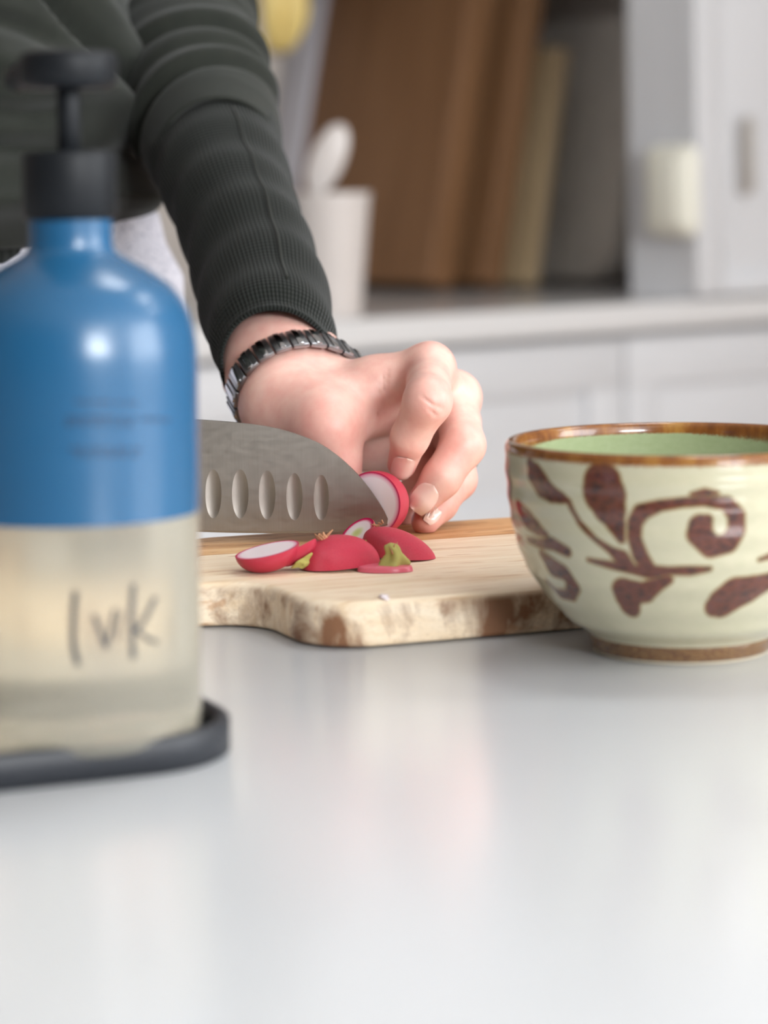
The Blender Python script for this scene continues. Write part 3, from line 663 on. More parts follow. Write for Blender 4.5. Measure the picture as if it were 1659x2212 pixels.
def cap_piece(name, loc, nrm, rad, hgt, label, sq=1.0, lump=.04, flesh=None, seed=0, skin=None, thin=0):
    """a piece cut off a radish: flat cut face at z=0 looking down -z, skin bulging to +z"""
    e = empty(name); x, y, z = basis(nrm); frame(e, x, y, z, loc); n = 48; m = 14; vs, fs = [], []
    r_ = np.random.default_rng(seed); ph = r_.uniform(0, 6.28, 4)
    lum = lambda th: 1 + lump * (.5 * math.sin(2 * th + ph[0]) + .35 * math.sin(3 * th + ph[1]))
    for k in range(m + 1):
        t = k / m * math.pi / 2
        for i in range(n):
            th = 2 * math.pi * i / n; rr_ = rad * math.cos(t) ** .9 * lum(th) if k < m else 0
            zz_ = hgt * math.sin(t) if not thin else thin * min(1, k / 3) + (hgt - thin) * math.sin(t)
            vs.append((rr_ * math.cos(th), rr_ * sq * math.sin(th), zz_ * (1 + lump * .6 * math.sin(th + ph[2]) * math.cos(t))))
    for k in range(m):
        for i in range(n): j = (i + 1) % n; fs.append((k * n + i, k * n + j, (k + 1) * n + j, (k + 1) * n + i))
    mesh_obj('skin', vs, fs, skin or M_rskin, e)
    vs, fs, at = [], [], []
    for k in range(13):
        for i in range(n):
            th = 2 * math.pi * i / n; rr_ = rad * lum(th) * k / 12; vs.append((rr_ * math.cos(th), rr_ * sq * math.sin(th), 0)); at.append(k / 12)
    for k in range(12):
        for i in range(n): j = (i + 1) % n; fs.append((k * n + j, k * n + i, (k + 1) * n + i, (k + 1) * n + j))
    mesh_obj('cut_face', vs, fs, flesh or M_rflesh, e, attrs={'rad': at}); tag(e, label, 'radish', 'cut radish pieces on the board'); return e
def tuft(parent, loc, up, n, ln, mat, seed, r0=.0006, spread=.8):
    r_ = np.random.default_rng(seed)
    vs, fs = [], []
    for k in range(n):
        d_ = np.asarray(up, float) + r_.normal(0, spread, 3) * .6; d_ /= np.linalg.norm(d_); l_ = ln * r_.uniform(.5, 1.1); b_ = r_.normal(0, .35, 3)
        p0 = np.asarray(loc) + r_.normal(0, .0007, 3)
        v, f = tube([p0, p0 + d_ * l_ * .5, p0 + (d_ + b_ * .6) * l_], [r0, r0 * .8, r0 * .3], 6); o_ = len(vs); vs += list(v); fs += [tuple(q + o_ for q in g) for g in f]
    return mesh_obj('root_tuft', vs, fs, mat, parent)
def stub(name, parent, loc, up, hgt, r, seed, mat=None):
    r_ = np.random.default_rng(seed); vs, fs = [], []; up = np.asarray(up, float); up /= np.linalg.norm(up); x, y, z = basis(up, (1, .1, .05)); n = 28; m = 12
    for k in range(m + 1):
        t = k / m; rr_ = r * float(np.interp(t, [0, .12, .3, .55, .8, .92, 1], [1, .98, .8, .55, .5, .38, .04]))
        for i in range(n):
            th = 2 * math.pi * i / n; w_ = 1 + .14 * math.sin(5 * th + 2 * t + seed) + .10 * math.sin(3 * th - 4 * t + 1) + .12 * math.sin(7 * t + 2 * th)
            vs.append(np.asarray(loc) + z * hgt * t + x * (rr_ * w_ * math.cos(th) + .12 * hgt * math.sin(3 * t)) + y * rr_ * w_ * math.sin(th) * .8)
    for k in range(m):
        for i in range(n): j = (i + 1) % n; fs.append((k * n + i, k * n + j, (k + 1) * n + j, (k + 1) * n + i))
    fs.append(tuple(range(n - 1, -1, -1)))
    return mesh_obj(name, vs, fs, mat or M_rstem, parent)
px2m = lambda p_: pix(p_)[2] / F
up3 = V3(0, 0, 1)
# dome-shaped end lying cut side down, with its root tuft
c1 = G(733, 1228, TZ); e = cap_piece('radish_end', c1 + up3 * .0016, (-.055, -.03, 1), 83 * px2m(c1), 64 * px2m(c1), 'domed radish end lying cut side down with a brown root tuft', .82, .10, None, 3)
tuft(e, (-.0055, -.002, .0112), (-.35, 0, 1), 16, .0046, M_rroot, 4, .0008)
# larger end leaning behind it, its tip towards the knife
c2 = G(866, 1207, TZ); e = cap_piece('radish_end', c2 + up3 * .001, (.06, .02, 1), 72 * px2m(c2), 62 * px2m(c2), 'plump radish end lying cut side down behind the green stem piece', .85, .12, None, 8)
for v_ in next(c_ for c_ in e.children if c_.name.startswith('skin')).data.vertices:                            # shoulder pulled towards the knife
    v_.co.x -= .0088 * (max(v_.co.z, 0) / .0125) ** 1.3; 
tuft(e, (-.0098, .001, .0120), (-.6, -.2, .8), 10, .0024, M_rroot, 9, .0005)
tuft(e, (-.0125, -.002, .0045), (-.9, -.5, .3), 7, .004, M_rstem, 12, .0005)
# two slices at the left, skin side down
c3 = G(581, 1236, TZ); e = cap_piece('radish_slice', c3 + up3 * .0092 + V3(-.0006, 0, 0), (.20, .10, -1), 72 * px2m(c3), .0088, 'thick radish slice lying skin down showing its white cut face', .86, .04, None, 21)
c4 = G(634, 1236, TZ); e = cap_piece('radish_slice', c4 + up3 * .0088 + V3(0, .004, 0), (.50, -.12, -1), 52 * px2m(c4), .0060, 'thinner radish slice tucked under the white faced slice', .8, .05, None, 25)
stub('stem', e, (.001, .004, .0055), (.1, .2, 1), .0032, .0048, 5)
# flat slice carrying the green stem stub
c5 = G(832, 1234, TZ); e = cap_piece('radish_crown_slice', c5 + up3 * .0002, (0, 0, 1), 60 * px2m(c5), .0026, 'thin flat radish slice carrying a yellow green stem stub', .62, .05, None, 33, M_rpink, .0018)
stub('stem', e, (.0028, .001, .0016), (-.06, 0, 1), .0098, .0062, 2); tuft(e, (.004, -.001, .008), (.4, 0, .8), 8, .003, M_rroot, 41, .0004)
# oval slice standing on edge against the domed end
c6 = P(771, 1151, 1.080); nrm = V3(-.50, -.52, .68); e = empty('radish_slice'); lx = V3(.79, .0, .61)
x, y, z = basis(nrm, lx); frame(e, x, y, z, c6); tag(e, 'small oval radish slice with green heart propped against the domed end', 'radish', 'cut radish pieces on the board')
n = 48; A_, B_ = 44 * px2m(c6), 36 * px2m(c6); vs, fs, at = [], [], []
for k in range(13):
    for i in range(n): th = 2 * math.pi * i / n; vs.append((A_ * k / 12 * math.cos(th), B_ * k / 12 * math.sin(th), 0)); at.append(k / 12)
for k in range(12):
    for i in range(n): j = (i + 1) % n; fs.append((k * n + i, k * n + j, (k + 1) * n + j, (k + 1) * n + i))
mesh_obj('cut_face', vs, fs, M_rflesh2, e, attrs={'rad': at})
vs, fs = [], []
for r_, zq in ((1, 0), (1.015, -.0006), (.99, -.0016), (.9, -.0024), (.0, -.0028)):
    for i in range(n): th = 2 * math.pi * i / n; vs.append((A_ * r_ * math.cos(th), B_ * r_ * math.sin(th), zq))
for k in range(4):
    for i in range(n): j = (i + 1) % n; fs.append((k * n + j, k * n + i, (k + 1) * n + i, (k + 1) * n + j))
mesh_obj('skin', vs, fs, M_rskin, e); stub('stem', e, (.003, -.006, -.002), (.3, -.5, -.6), .004, .0022, 7)
# the radish being cut, held by the fingers: cut face towards the knife
RR = 68 * 1.138 / F; c7 = P(803, 1088, 1.1275); ax = V3(.42, .86, -.06); ax /= np.linalg.norm(ax); x, y, z = basis(ax, (1, 0, 0))
hz_ = (RR + TZ) - c7[2]
e = empty('radish'); frame(e, x, y, z, c7); tag(e, 'halved red radish held under the fingers at the knife tip', 'radish')
vs, fs = [], []; m = 22; n = 64; LR = RR * 1.5
for k in range(m + 1):
    t = k / m; rr_ = RR * math.sqrt(max(1 - (max(t, 0) * 1.0) ** 2.3, 0)) * (1 + .05 * math.sin(t * 3))
    for i in range(n): th = 2 * math.pi * i / n; vs.append((rr_ * math.cos(th), rr_ * math.sin(th), LR * t))
for k in range(m):
    for i in range(n): j = (i + 1) % n; fs.append((k * n + i, k * n + j, (k + 1) * n + j, (k + 1) * n + i))
mesh_obj('skin', vs, fs, M_rskin, e)
vs, fs, at = [], [], []
for k in range(13):
    for i in range(n): th = 2 * math.pi * i / n; vs.append((RR * k / 12 * math.cos(th), RR * k / 12 * math.sin(th), -.0001)); at.append(k / 12 * .985)
for k in range(12):
    for i in range(n): j = (i + 1) % n; fs.append((k * n + j, k * n + i, (k + 1) * n + i, (k + 1) * n + j))
mesh_obj('cut_face', vs, fs, M_rflesh, e, attrs={'rad': at})
v, f = tube([V3(0, 0, LR * .97), V3(.001, .001, LR + .004), V3(.004, .003, LR + .012)], [.0028, .0014, .0004], 10); mesh_obj('root', v, f, M_rskin, e)
# crumbs on the board
for i, (x_, y_, s_) in enumerate(((828, 1293, .0018), (836, 1296, .001))):
    g = G(x_, y_, TZ); bm = bmesh.new(); bmesh.ops.create_icosphere(bm, subdivisions=2, radius=s_)
    for v_ in bm.verts: v_.co *= 1 + .3 * math.sin(v_.co.x * 4000 + v_.co.y * 3000); v_.co.z *= .55
    o = bm_obj('radish_crumb', bm, M_rflesh, None, True); o.location = (g[0], g[1], TZ + s_ * .4); tag(o, 'tiny white radish crumb near the front of the board', 'crumb', 'radish crumbs on the board')

# ================================================================== the person
person = empty('person', (-.27, 1.40, 0)); tag(person, 'person in a dark green sweater slicing a radish with a knife', 'person')
porg = V3(-.27, 1.40, 0)
a = N('skin'); fl = a.attr('flush').outputs['Fac']; n1 = a.noise(60, 4, .6); n2 = a.noise(900, 3, .6)
c = a.mix(a.ramp(n1, [(.35, (0, 0, 0)), (.68, (1, 1, 1))]), srgb(231, 190, 176), srgb(223, 169, 157))
c = a.mix(a.math('MULTIPLY', fl, .85, True), c, srgb(214, 120, 112))
a.set(col=c, rough=.42, spec=.4, sss=.22, ssss=.006, sssr=(1, .35, .2)); a.bump(a.math('ADD', n2, a.math('MULTIPLY', a.noise(260, 3), .8)), .12, .0004); M_skin = a.m
M_nail = plain('fingernail', srgb(238, 204, 192), .18, coat=.3, coatr=.08, sss=.15, ssss=.002)
J = lambda x, y, d, r: (P(x, y, d), r)
index = [J(928, 794, 1.166, .0102), J(924, 866, 1.128, .0106), J(886, 944, 1.137, .0084), J(868, 1004, 1.1475, .0066)]
middle = [J(983, 858, 1.188, .0104), J(1000, 962, 1.155, .0100), J(953, 1034, 1.148, .0086), J(917, 1078, 1.1455, .0071)]
ring_ = [J(984, 915, 1.212, .0100), J(986, 1036, 1.178, .0092), J(950, 1088, 1.161, .0078), J(918, 1127, 1.1515, .0064)]
pinky = [J(945, 945, 1.226, .0092), J(915, 1020, 1.204, .0086), J(890, 1075, 1.190, .0076), J(872, 1115, 1.182, .0062)]
thumb = [J(660, 905, 1.168, .0150), J(712, 925, 1.148, .0118), J(728, 1000, 1.150, .0098), J(742, 1062, 1.156, .0084), J(748, 1090, 1.158, .0070)]
WR1, WR2 = J(606, 868, 1.178, .0180), J(672, 818, 1.192, .0172)
FA1, FA2 = J(590, 800, 1.205, .0215), J(608, 772, 1.215, .0215)
EL = J(400, 90, 1.47, .036)
def hand_left(p):
    arm = smin(cone(p, WR1[0], FA1[0], WR1[1], FA1[1]), cone(p, WR2[0], FA2[0], WR2[1], FA2[1]), .02)
    arm = smin(arm, cone(p, FA2[0], EL[0], .0225, .029), .02)
    palm = arm
    for a_, b_ in ((J(690, 866, 1.182, .0140), index[0]), (J(690, 868, 1.198, .0145), middle[0]), (J(680, 875, 1.208, .0140), ring_[0]), (J(665, 882, 1.214, .0130), pinky[0])):
        mid = ((a_[0] + b_[0]) / 2 , (a_[1] * .55 + b_[1] * .45))
        palm = smin(palm, chain(p, [a_, mid, b_], .006), .014)
    palm = smin(palm, cone(p, index[0][0], middle[0][0], .0085, .0085), .008); palm = smin(palm, cone(p, middle[0][0], ring_[0][0], .0085, .0085), .008)
    palm = smin(palm, cone(p, ring_[0][0], pinky[0][0], .008, .008), .008)
    palm = smin(palm, cone(p, J(618, 878, 1.174, 0)[0], J(690, 912, 1.156, 0)[0], .0165, .0150), .016)        # ball of the thumb
    palm = smin(palm, cone(p, J(700, 900, 1.160, 0)[0], J(850, 850, 1.172, 0)[0], .0105, .0075), .016)         # web of skin
    palm = smin(palm, cone(p, J(730, 920, 1.168, 0)[0], J(815, 900, 1.182, 0)[0], .008, .006), .016)
    palm = smin(palm, chain(p, [J(640, 900, 1.206, .015), J(760, 940, 1.216, .0150), J(880, 975, 1.222, .0125)], .01), .014)        # heel of the palm
    d = smin(palm, chain(p, thumb, .007), .012)
    out = None
    for fg in (index, middle, ring_, pinky):
        c = smin(d, chain(p, fg, .0035), .006); out = c if out is None else np.minimum(out, c)
    # creases over the finger joints
    for a_, b_, w_, dp in creases:
        g = cone(p, a_, b_, w_, w_ * .6); out = smax(out, -g, dp)
    return out
def crease(x0, y0, x1, y1, d0, d1): return (P(x0, y0, d0), P(x1, y1, d1), .0009, .0016)
creases = []
def surf(x, y, d0, d1):                                          # where a sight line meets the skin
    ds = np.linspace(d0, d1, 300); pts = np.array([P(x, y, q) for q in ds], np.float32); v = hand_left(pts); i = np.argmax(v < 0); return ds[i]
cr_ = []
for x0, y0, x1, y1 in ((912, 857, 936, 876), (936, 876, 957, 882), (927, 884, 944, 900), (838, 800, 833, 850), (828, 806, 824, 880), (818, 830, 812, 905)):
    a_, b_ = surf(x0, y0, 1.09, 1.24), surf(x1, y1, 1.09, 1.24)
    cr_.append((P(x0, y0, a_ - .0004), P(x1, y1, b_ - .0004), .00045, .0011))
creases = cr_
lo = P(500, 1180, 1.11); pts = np.array([P(x, y, d) for x in (500, 1070) for y in (700, 1185) for d in (1.10, 1.26)])
lo = pts.min(0); hi = pts.max(0); lo[1] = 1.095; hi[1] = 1.255; lo[2] = TZ - .004
V1, F1 = surface_net(hand_left, lo, hi, .0010)
g = grad(hand_left, V1); V1 = V1 - g * hand_left(V1.astype(np.float32))[:, None] * .8
V1[:, 2] = np.maximum(V1[:, 2], TZ + .0002)
# blood-flushed places: joints, fingertips, ball of the thumb
fl = np.zeros(len(V1))
def flush(c, r, s):
    global fl; fl = np.maximum(fl, s * np.exp(-((V1 - c) ** 2).sum(1) / (r * r)))
for fg in (index, middle, ring_, pinky):
    flush(fg[1][0] + V3(0, -.006, .0), .012, .32); flush(fg[2][0], .009, .3); flush(fg[3][0] - V3(.004, 0, .004), .012, .75); flush(fg[0][0] + V3(0, 0, .006), .012, .22)
flush(P(700, 930, 1.14), .02, .28)
# rest of the body, hidden by the clothes: arms, trunk and the right hand on the knife handle
DR = 1.108
R_ = lambda x, y, d, r: (P(x, y, DR + d), r)
rh_f = [[R_(-40, 885, -.020, .010), R_(36, 925, -.0225, .0092), R_(60, 985, -.018, .0080), R_(62, 1020, -.0125, .0066)]]
for x_ in (-68, -146, -220):
    rh_f.append([R_(x_ - 30, 885, -.018, .010), R_(x_, 985, -.020, .0092), R_(x_ + 10, 1030, .002, .0080), R_(x_ + 4, 1005, .019, .0066)])
rh_t = [R_(-330, 860, .002, .014), R_(-190, 872, .018, .0115), R_(-70, 902, .0215, .0095), R_(20, 930, .0165, .0075)]
rw = R_(-430, 835, -.010, .020); rwr = R_(-470, 870, -.004, .019); REL = (V3(-.52, 1.17, 1.16), .037)
LSH = (V3(-.13, 1.52, 1.44), .044); RSH = (V3(-.43, 1.32, 1.44), .052); TC = V3(-.282, 1.40, 0)
def hand_right(p):
    arm = smin(cone(p, rw[0], REL[0], .021, .036), cone(p, rwr[0], REL[0], .02, .034), .02); d = arm
    for fg in rh_f: d = smin(d, cone(p, rw[0] + (fg[0][0] - rh_f[1][0][0]) * .35, fg[0][0], .015, .0108), .012)
    d = smin(d, chain(p, rh_t, .006), .012); out = None
    for fg in rh_f: c = smin(d, chain(p, fg, .003), .005); out = c if out is None else np.minimum(out, c)
    return out
pts = np.array([q[0] for fg in rh_f for q in fg] + [rw[0]]); V2, F2 = surface_net(hand_right, pts.min(0) - [.03, .028, .03], pts.max(0) + .028, .0018)
def trunk(p):
    d = cone(p, TC + [0, 0, .98], TC + [0, 0, 1.36], .072, .08); d = smin(d, cone(p, LSH[0], RSH[0], .05, .05), .08)
    d = smin(d, chain(p, [LSH, (LSH[0] + V3(0, 0, -.09), .038), (P(330, -90, 1.525), .034), (P(362, 10, 1.495), .031), (P(392, 90, 1.467), .029), (FA2[0] + (EL[0] - FA2[0]) * .25, .024)], .03), .04); d = smin(d, chain(p, [RSH, REL, (rw[0] + (REL[0] - rw[0]) * .2, .022)], .03), .04)
    d = smin(d, cone(p, (LSH[0] + RSH[0]) / 2 + [0, 0, .02], (LSH[0] + RSH[0]) / 2 + [0, 0, .12], .052, .048), .04)
    return d
V4, F4 = surface_net(trunk, (-.66, 1.05, .86), (.06, 1.66, 1.62), .009)
VV = np.vstack([V1, V2, V4]) - porg; FF = np.vstack([F1, F2 + len(V1), F4 + len(V1) + len(V2)])
body = mesh_obj('body', VV, FF, M_skin, person, attrs={'flush': np.r_[fl, np.full(len(V2), .15), np.zeros(len(V4))]})
# fingernails, laid on the skin
def nail(fn, jt, jd, face, wid, ln, back=.25, sc=1.0):
    """jt tip joint, jd joint before it, face: the way the nail looks"""
    t = jt[0] - jd[0]; t /= np.linalg.norm(t); face = np.asarray(face, float); face = face - t * (face @ t); face /= np.linalg.norm(face); s_ = np.cross(t, face)
    nu, nv = 11, 15; vs, fs = [], []; c0 = jt[0] + t * (jt[1] * back)
    for j in range(nv):
        b_ = (j / (nv - 1)) * 2 - 1
        for i in range(nu):
            a_ = (i / (nu - 1)) * 2 - 1
            hw = wid / 2 * (math.sqrt(max(1 - max(-b_, 0) ** 3.2, 0)) * .9 + .1) * (1 - .30 * max(b_, 0) ** 2.5)
            q0 = c0 + t * (ln / 2 * (b_ - .10 * a_ * a_ * (1 if b_ > 0 else -.4) * abs(b_))) + s_ * hw * a_
            st_ = q0 + face * .014; ds = np.linspace(0, .03, 240); pp = (st_[None] - face[None] * ds[:, None]).astype(np.float32); vv_ = fn(pp); hit = np.argmax(vv_ < 0) if (vv_ < 0).any() else 0
            depth = ds[hit] if hit else .014 - jt[1] * math.sqrt(max(1 - a_ * a_ * .75, .1)) + .002 * max(b_, 0)
            depth = min(depth, .014 - jt[1] * (1 - .38 * a_ * a_) + .0035 * max(b_, 0) ** 2)
            vs.append(st_ - face * (depth - .0005 - .0003 * (1 - a_ * a_)) - porg)
    for j in range(nv - 1):
        for i in range(nu - 1): k = j * nu + i; fs.append((k, k + 1, k + nu + 1, k + nu))
    return mesh_obj('fingernail', vs, fs, M_nail, person)
nail(hand_left, index[3], index[2], (.12, -.95, .30), .0102, .0178, -.62)
nail(hand_left, middle[3], middle[2], (-.05, -.98, .22), .0114, .0142, .1)
nail(hand_left, ring_[3], ring_[2], (-.02, -.96, .25), .0092, .0110, -.2)

# ------------------------------------------------------------------ clothes
a = N('knit_rib'); uvn = a.n('ShaderNodeUVMap'); sp = a.n('ShaderNodeSeparateXYZ'); a.l(uvn.outputs[0], sp.inputs[0])
rib = a.math('SINE', a.math('MULTIPLY', sp.outputs[0], 2 * math.pi)); kn = a.math('SINE', a.math('MULTIPLY', sp.outputs[1], 2 * math.pi)); h_ = a.math('ADD', rib, a.math('MULTIPLY', kn, .25))
a.set(col=srgb(31, 34, 31), rough=.9, spec=.15, sheen=.14, sheenr=.4); a.bump(h_, .8, .0006); M_rib = a.m
a = N('sweater_fleece'); n1 = a.noise(20, 4); n2 = a.noise(1600, 2); a.set(col=a.mix(n1, srgb(34, 37, 33), srgb(43, 45, 40)), rough=.95, spec=.1, sheen=.15, sheenr=.5); a.bump(n2, .3, .0004); M_fleece = a.m
a = N('printed_cotton'); n1 = a.noise(75, 5, .7, None, 1.5); a.set(col=a.ramp(n1, [(.40, srgb(150, 152, 168)), (.47, srgb(214, 212, 222)), (.6, srgb(226, 224, 232))]), rough=.9); M_print = a.m
M_jean = speckle('dark_denim', srgb(40, 44, 54), srgb(48, 52, 62), 80, .9); M_shoe = plain('shoe', srgb(60, 56, 52), .6)
def loft(name, stations, n, m, disp, mat, parent, uvn=(100, 200), thick=0, roll_in=0, s_range=(0, 1)):
    """stations: (centre, tangent or None, a, b); rings at m steps, n round"""
    C_ = np.array([s_[0] for s_ in stations]); L_ = np.r_[0, np.cumsum(np.linalg.norm(np.diff(C_, axis=0), axis=1))]
    q = np.linspace(L_[0] + (L_[-1] - L_[0]) * s_range[0], L_[0] + (L_[-1] - L_[0]) * s_range[1], m); c = crom(L_, C_, q)
    T0 = np.gradient(C_, L_, axis=0)
    for i, s_ in enumerate(stations):
        if s_[1] is not None: T0[i] = s_[1]
    T0 /= np.linalg.norm(T0, axis=1, keepdims=True); T = np.stack([np.interp(q, L_, T0[:, i]) for i in range(3)], 1); T /= np.linalg.norm(T, axis=1, keepdims=True)
    ra = np.interp(q, L_, [s_[2] for s_ in stations]); rb = np.interp(q, L_, [s_[3] for s_ in stations])
    ref = V3(.92, .35, .2); vs, uv, fs = [], [], []
    for i in range(m):
        x = ref - T[i] * (ref @ T[i]); x /= np.linalg.norm(x); y = np.cross(T[i], x)
        for k in range(n + 1):
            th = 2 * math.pi * k / n; dr = disp(q[i], th)
            vs.append(c[i] + x * (ra[i] + dr) * math.cos(th) + y * (rb[i] + dr) * math.sin(th)); uv.append((k / n * uvn[0], q[i] * uvn[1]))
    for i in range(m - 1):
        for k in range(n): fs.append((i * (n + 1) + k, i * (n + 1) + k + 1, (i + 1) * (n + 1) + k + 1, (i + 1) * (n + 1) + k))
    return np.array(vs), fs, uv, q
sweater = empty('sweater', (0, 0, 0)); sweater.parent = person; sweater['label'] = 'dark green sweater'
def cloth_obj(name, vs, fs, uv, mat, parent, th=.002):
    o = mesh_obj(name, vs - porg, fs, mat, parent, uv=uv); md_ = o.modifiers.new('thickness', 'SOLIDIFY'); md_.thickness = th; md_.offset = -1; return o
ax_ = lambda x, y, d: P(x, y, d)
# left cuff: ribbed tube from the wrist opening up the forearm
cst = [(ax_(600, 783, 1.196), V3(-.10, .90, .42), .0288, .0320), (ax_(582, 700, 1.222), V3(-.12, .86, .5), .0305, .0328), (ax_(553, 590, 1.262), None, .0315, .0325), (ax_(508, 455, 1.315), None, .0335, .0335), (ax_(462, 318, 1.372), None, .0350, .0345), (ax_(440, 260, 1.40), None, .034, .034)]
def cdisp(s, th): return .0012 * math.sin(2 * th + s * 40) + .0010 * math.sin(s * 160 + 2 * math.sin(th)) - .0020 * math.exp(-((s - .006) / .006) ** 2)
vs, fs, uv, q = loft('cuff', cst, 240, 90, cdisp, M_rib, sweater, (92, 420)); cuff = cloth_obj('cuff', vs, fs, uv, M_rib, sweater, .0022)
# seam along the cuff
cv = vs.reshape(90, 241, 3); tgt = [(598, 560), (560, 500), (520, 430), (490, 350), (482, 320)]
kc = min(range(0, 240), key=lambda k: math.hypot(pix(cv[26, k])[0] - 596, pix(cv[26, k])[1] - pix(cv[26, 0])[1] - 0) * 0 + abs(pix(cv[26, k])[0] - 592) + (0 if pix(cv[26, k])[2] < pix(cv[26].mean(0))[2] else 999))
sp_ = [cv[i, kc] for i in range(8, 74, 3)]
v, f = tube([p_ - porg - V3(0, .0004, 0) for p_ in smooth_prof(sp_, 60)], .0010, 8); mesh_obj('seam', v, f, M_fleece, cuff)
# left sleeve: soft folds bunched above the cuff
sst = [(ax_(468, 338, 1.362), None, .0355, .0350), (ax_(455, 300, 1.38), None, .0395, .0385), (ax_(436, 240, 1.405), None, .0415, .0405), (ax_(412, 165, 1.435), None, .0435, .0430), (ax_(388, 90, 1.465), None, .0465, .046), (ax_(362, 10, 1.495), None, .049, .049), (ax_(330, -90, 1.525), None, .052, .052), (LSH[0] + V3(.0, -.0, -.09), None, .062, .062), (LSH[0] + V3(-.02, 0, .01), None, .066, .066)]
Lq = np.r_[0, np.cumsum([np.linalg.norm(sst[i + 1][0] - sst[i][0]) for i in range(len(sst) - 1)])]
s_at = lambda py: float(np.interp(-py, [-338, -300, -240, -165, -90, -10, 90], Lq[:7]))
folds = [(262, .0052, .0042, .010), (222, .0020, .004, .006), (183, .0056, .0040, .003), (120, .0016, .006, -.004), (92, .0028, .0050, -.004), (57, .0062, .0042, -.010), (8, .003, .005, .004), (-50, .004, .006, 0)]
def sdisp(s, th):
    d = .0008 * math.sin(3 * th + s * 30)
    for py, dp, w_, tl in folds:
        s0 = s_at(py) + tl * math.cos(th - .3) ; u_ = (s - s0) / w_; d -= 1.35 * dp * math.exp(-u_ * u_) * (.75 + .25 * math.sin(th * 1.0 + py)); d += dp * .55 * math.exp(-((u_ - 2.2) / 1.6) ** 2)
    return d
vs, fs, uv, q = loft('sleeve', sst, 120, 260, sdisp, M_fleece, sweater); cloth_obj('sleeve', vs, fs, uv, M_fleece, sweater)
# trunk of the sweater
zpx = lambda y: ZT + CAMH - (y - HOR - 14) / F * 1.37
prof_r = [(-420, 1.02), (-250, 1.0), (-120, .95), (0, .905), (60, .935), (130, .985), (200, 1.005), (250, .985), (300, .955), (340, .955), (390, .968), (430, .985), (462, .965), (500, .89), (545, .80)]
py_ = np.array([a_[0] for a_ in prof_r]); sc_ = np.array([a_[1] for a_ in prof_r])
fd = V3(.62, -.78, 0); ld = V3(.78, .62, 0)
def trunk_cloth(name, py0, py1, m, sfun, mat, parent, uvs=(60, 60), th=.002, ox=0, wob=1.0, oy=0):
    vs, uv, fs = [], [], []; n = 200
    for i in range(m):
        py = py0 + (py1 - py0) * i / (m - 1); z = zpx(py)
        for k in range(n + 1):
            t_ = 2 * math.pi * k / n; d_ = ld * .168 * math.cos(t_) + fd * .125 * math.sin(t_); ph = 60 * math.sin(t_ - .9) * wob
            vis = .5 + .5 * math.cos(t_ - .45); s_ = sfun(py) * vis + sfun(py + ph) * (1 - vis)
            s_ += .010 * wob * math.sin(5 * t_ + py * .012) + .006 * wob * math.sin(9 * t_ - py * .02)
            pt = TC * [1, 1, 0] + d_ * s_ + V3(ox, oy, z)
            if wob == 1.0 and math.sin(t_ - .6) > -.75: pt = pt + d_ / np.linalg.norm(d_) * drape(pt)
            vs.append(pt); uv.append((k / n * uvs[0], i / m * uvs[1]))
    for i in range(m - 1):
        for k in range(n): fs.append((i * (n + 1) + k, i * (n + 1) + k + 1, (i + 1) * (n + 1) + k + 1, (i + 1) * (n + 1) + k))
    return cloth_obj(name, np.array(vs), fs, uv, mat, parent, th)
def drape(pt):                                                   # long folds pulled across the waist
    x_, y_, _d = pix(pt); q = np.array((x_, y_)); o_ = 0
    for pl, amp, w_ in (([(60, -80), (150, 30), (220, 105), (285, 175), (330, 245)], -.015, 15), ([(110, -110), (215, 20), (280, 110), (325, 190)], .009, 26), ([(0, 130), (120, 150), (230, 190), (310, 270)], .008, 34), ([(-60, 318), (120, 325), (240, 338), (330, 322)], -.007, 24), ([(-40, 440), (150, 420), (320, 432)], .006, 30), ([(-80, 20), (60, 60), (120, 90)], -.008, 24), ([(-80, 230), (60, 245), (140, 240)], -.006, 22)):
        pl = np.array(pl, float); dm = 1e9
        for a_, b_ in zip(pl[:-1], pl[1:]):
            ab = b_ - a_; t_ = np.clip((q - a_) @ ab / (ab @ ab), 0, 1); dm = min(dm, np.linalg.norm(q - a_ - ab * t_))
        o_ += amp * math.exp(-(dm / w_) ** 2)
    return o_
tors = lambda py: float(np.interp(py, py_, sc_))
trunk_cloth('bodice', -700, 540, 220, tors, M_fleece, sweater)
trunk_cloth('hem', 536, 572, 16, lambda py: .80 - .0004 * abs(py - 552), M_rib, sweater, (140, 30))
trunk_cloth('printed_shirt', 470, 1010, 40, lambda py: float(np.interp(py, [470, 540, 620, 1010], [.76, .79, .86, .86])), M_print, person, wob=.4, ox=.034, oy=.03)
# right sleeve and cuff
rst = [(rw[0] + (REL[0] - rw[0]) * .12, None, .030, .030), (rw[0] + (REL[0] - rw[0]) * .45, None, .036, .036), (rw[0] + (REL[0] - rw[0]) * .8, None, .046, .046), (REL[0] + V3(.0, .02, .03), None, .052, .052), ((REL[0] + RSH[0]) / 2, None, .058, .058), (RSH[0] + V3(.02, 0, .01), None, .066, .066)]
def rdisp(s, th): return .002 * math.sin(s * 120 + 1.5 * math.sin(th)) + .001 * math.sin(3 * th + s * 40)
vs, fs, uv, q = loft('sleeve', rst, 96, 120, rdisp, M_fleece, sweater, s_range=(.16, 1)); cloth_obj('sleeve', vs, fs, uv, M_fleece, sweater)
vs, fs, uv, q = loft('cuff', rst, 200, 40, lambda s, th: -.002, M_rib, sweater, (92, 420), s_range=(0, .2)); cloth_obj('cuff', vs, fs, uv, M_rib, sweater)
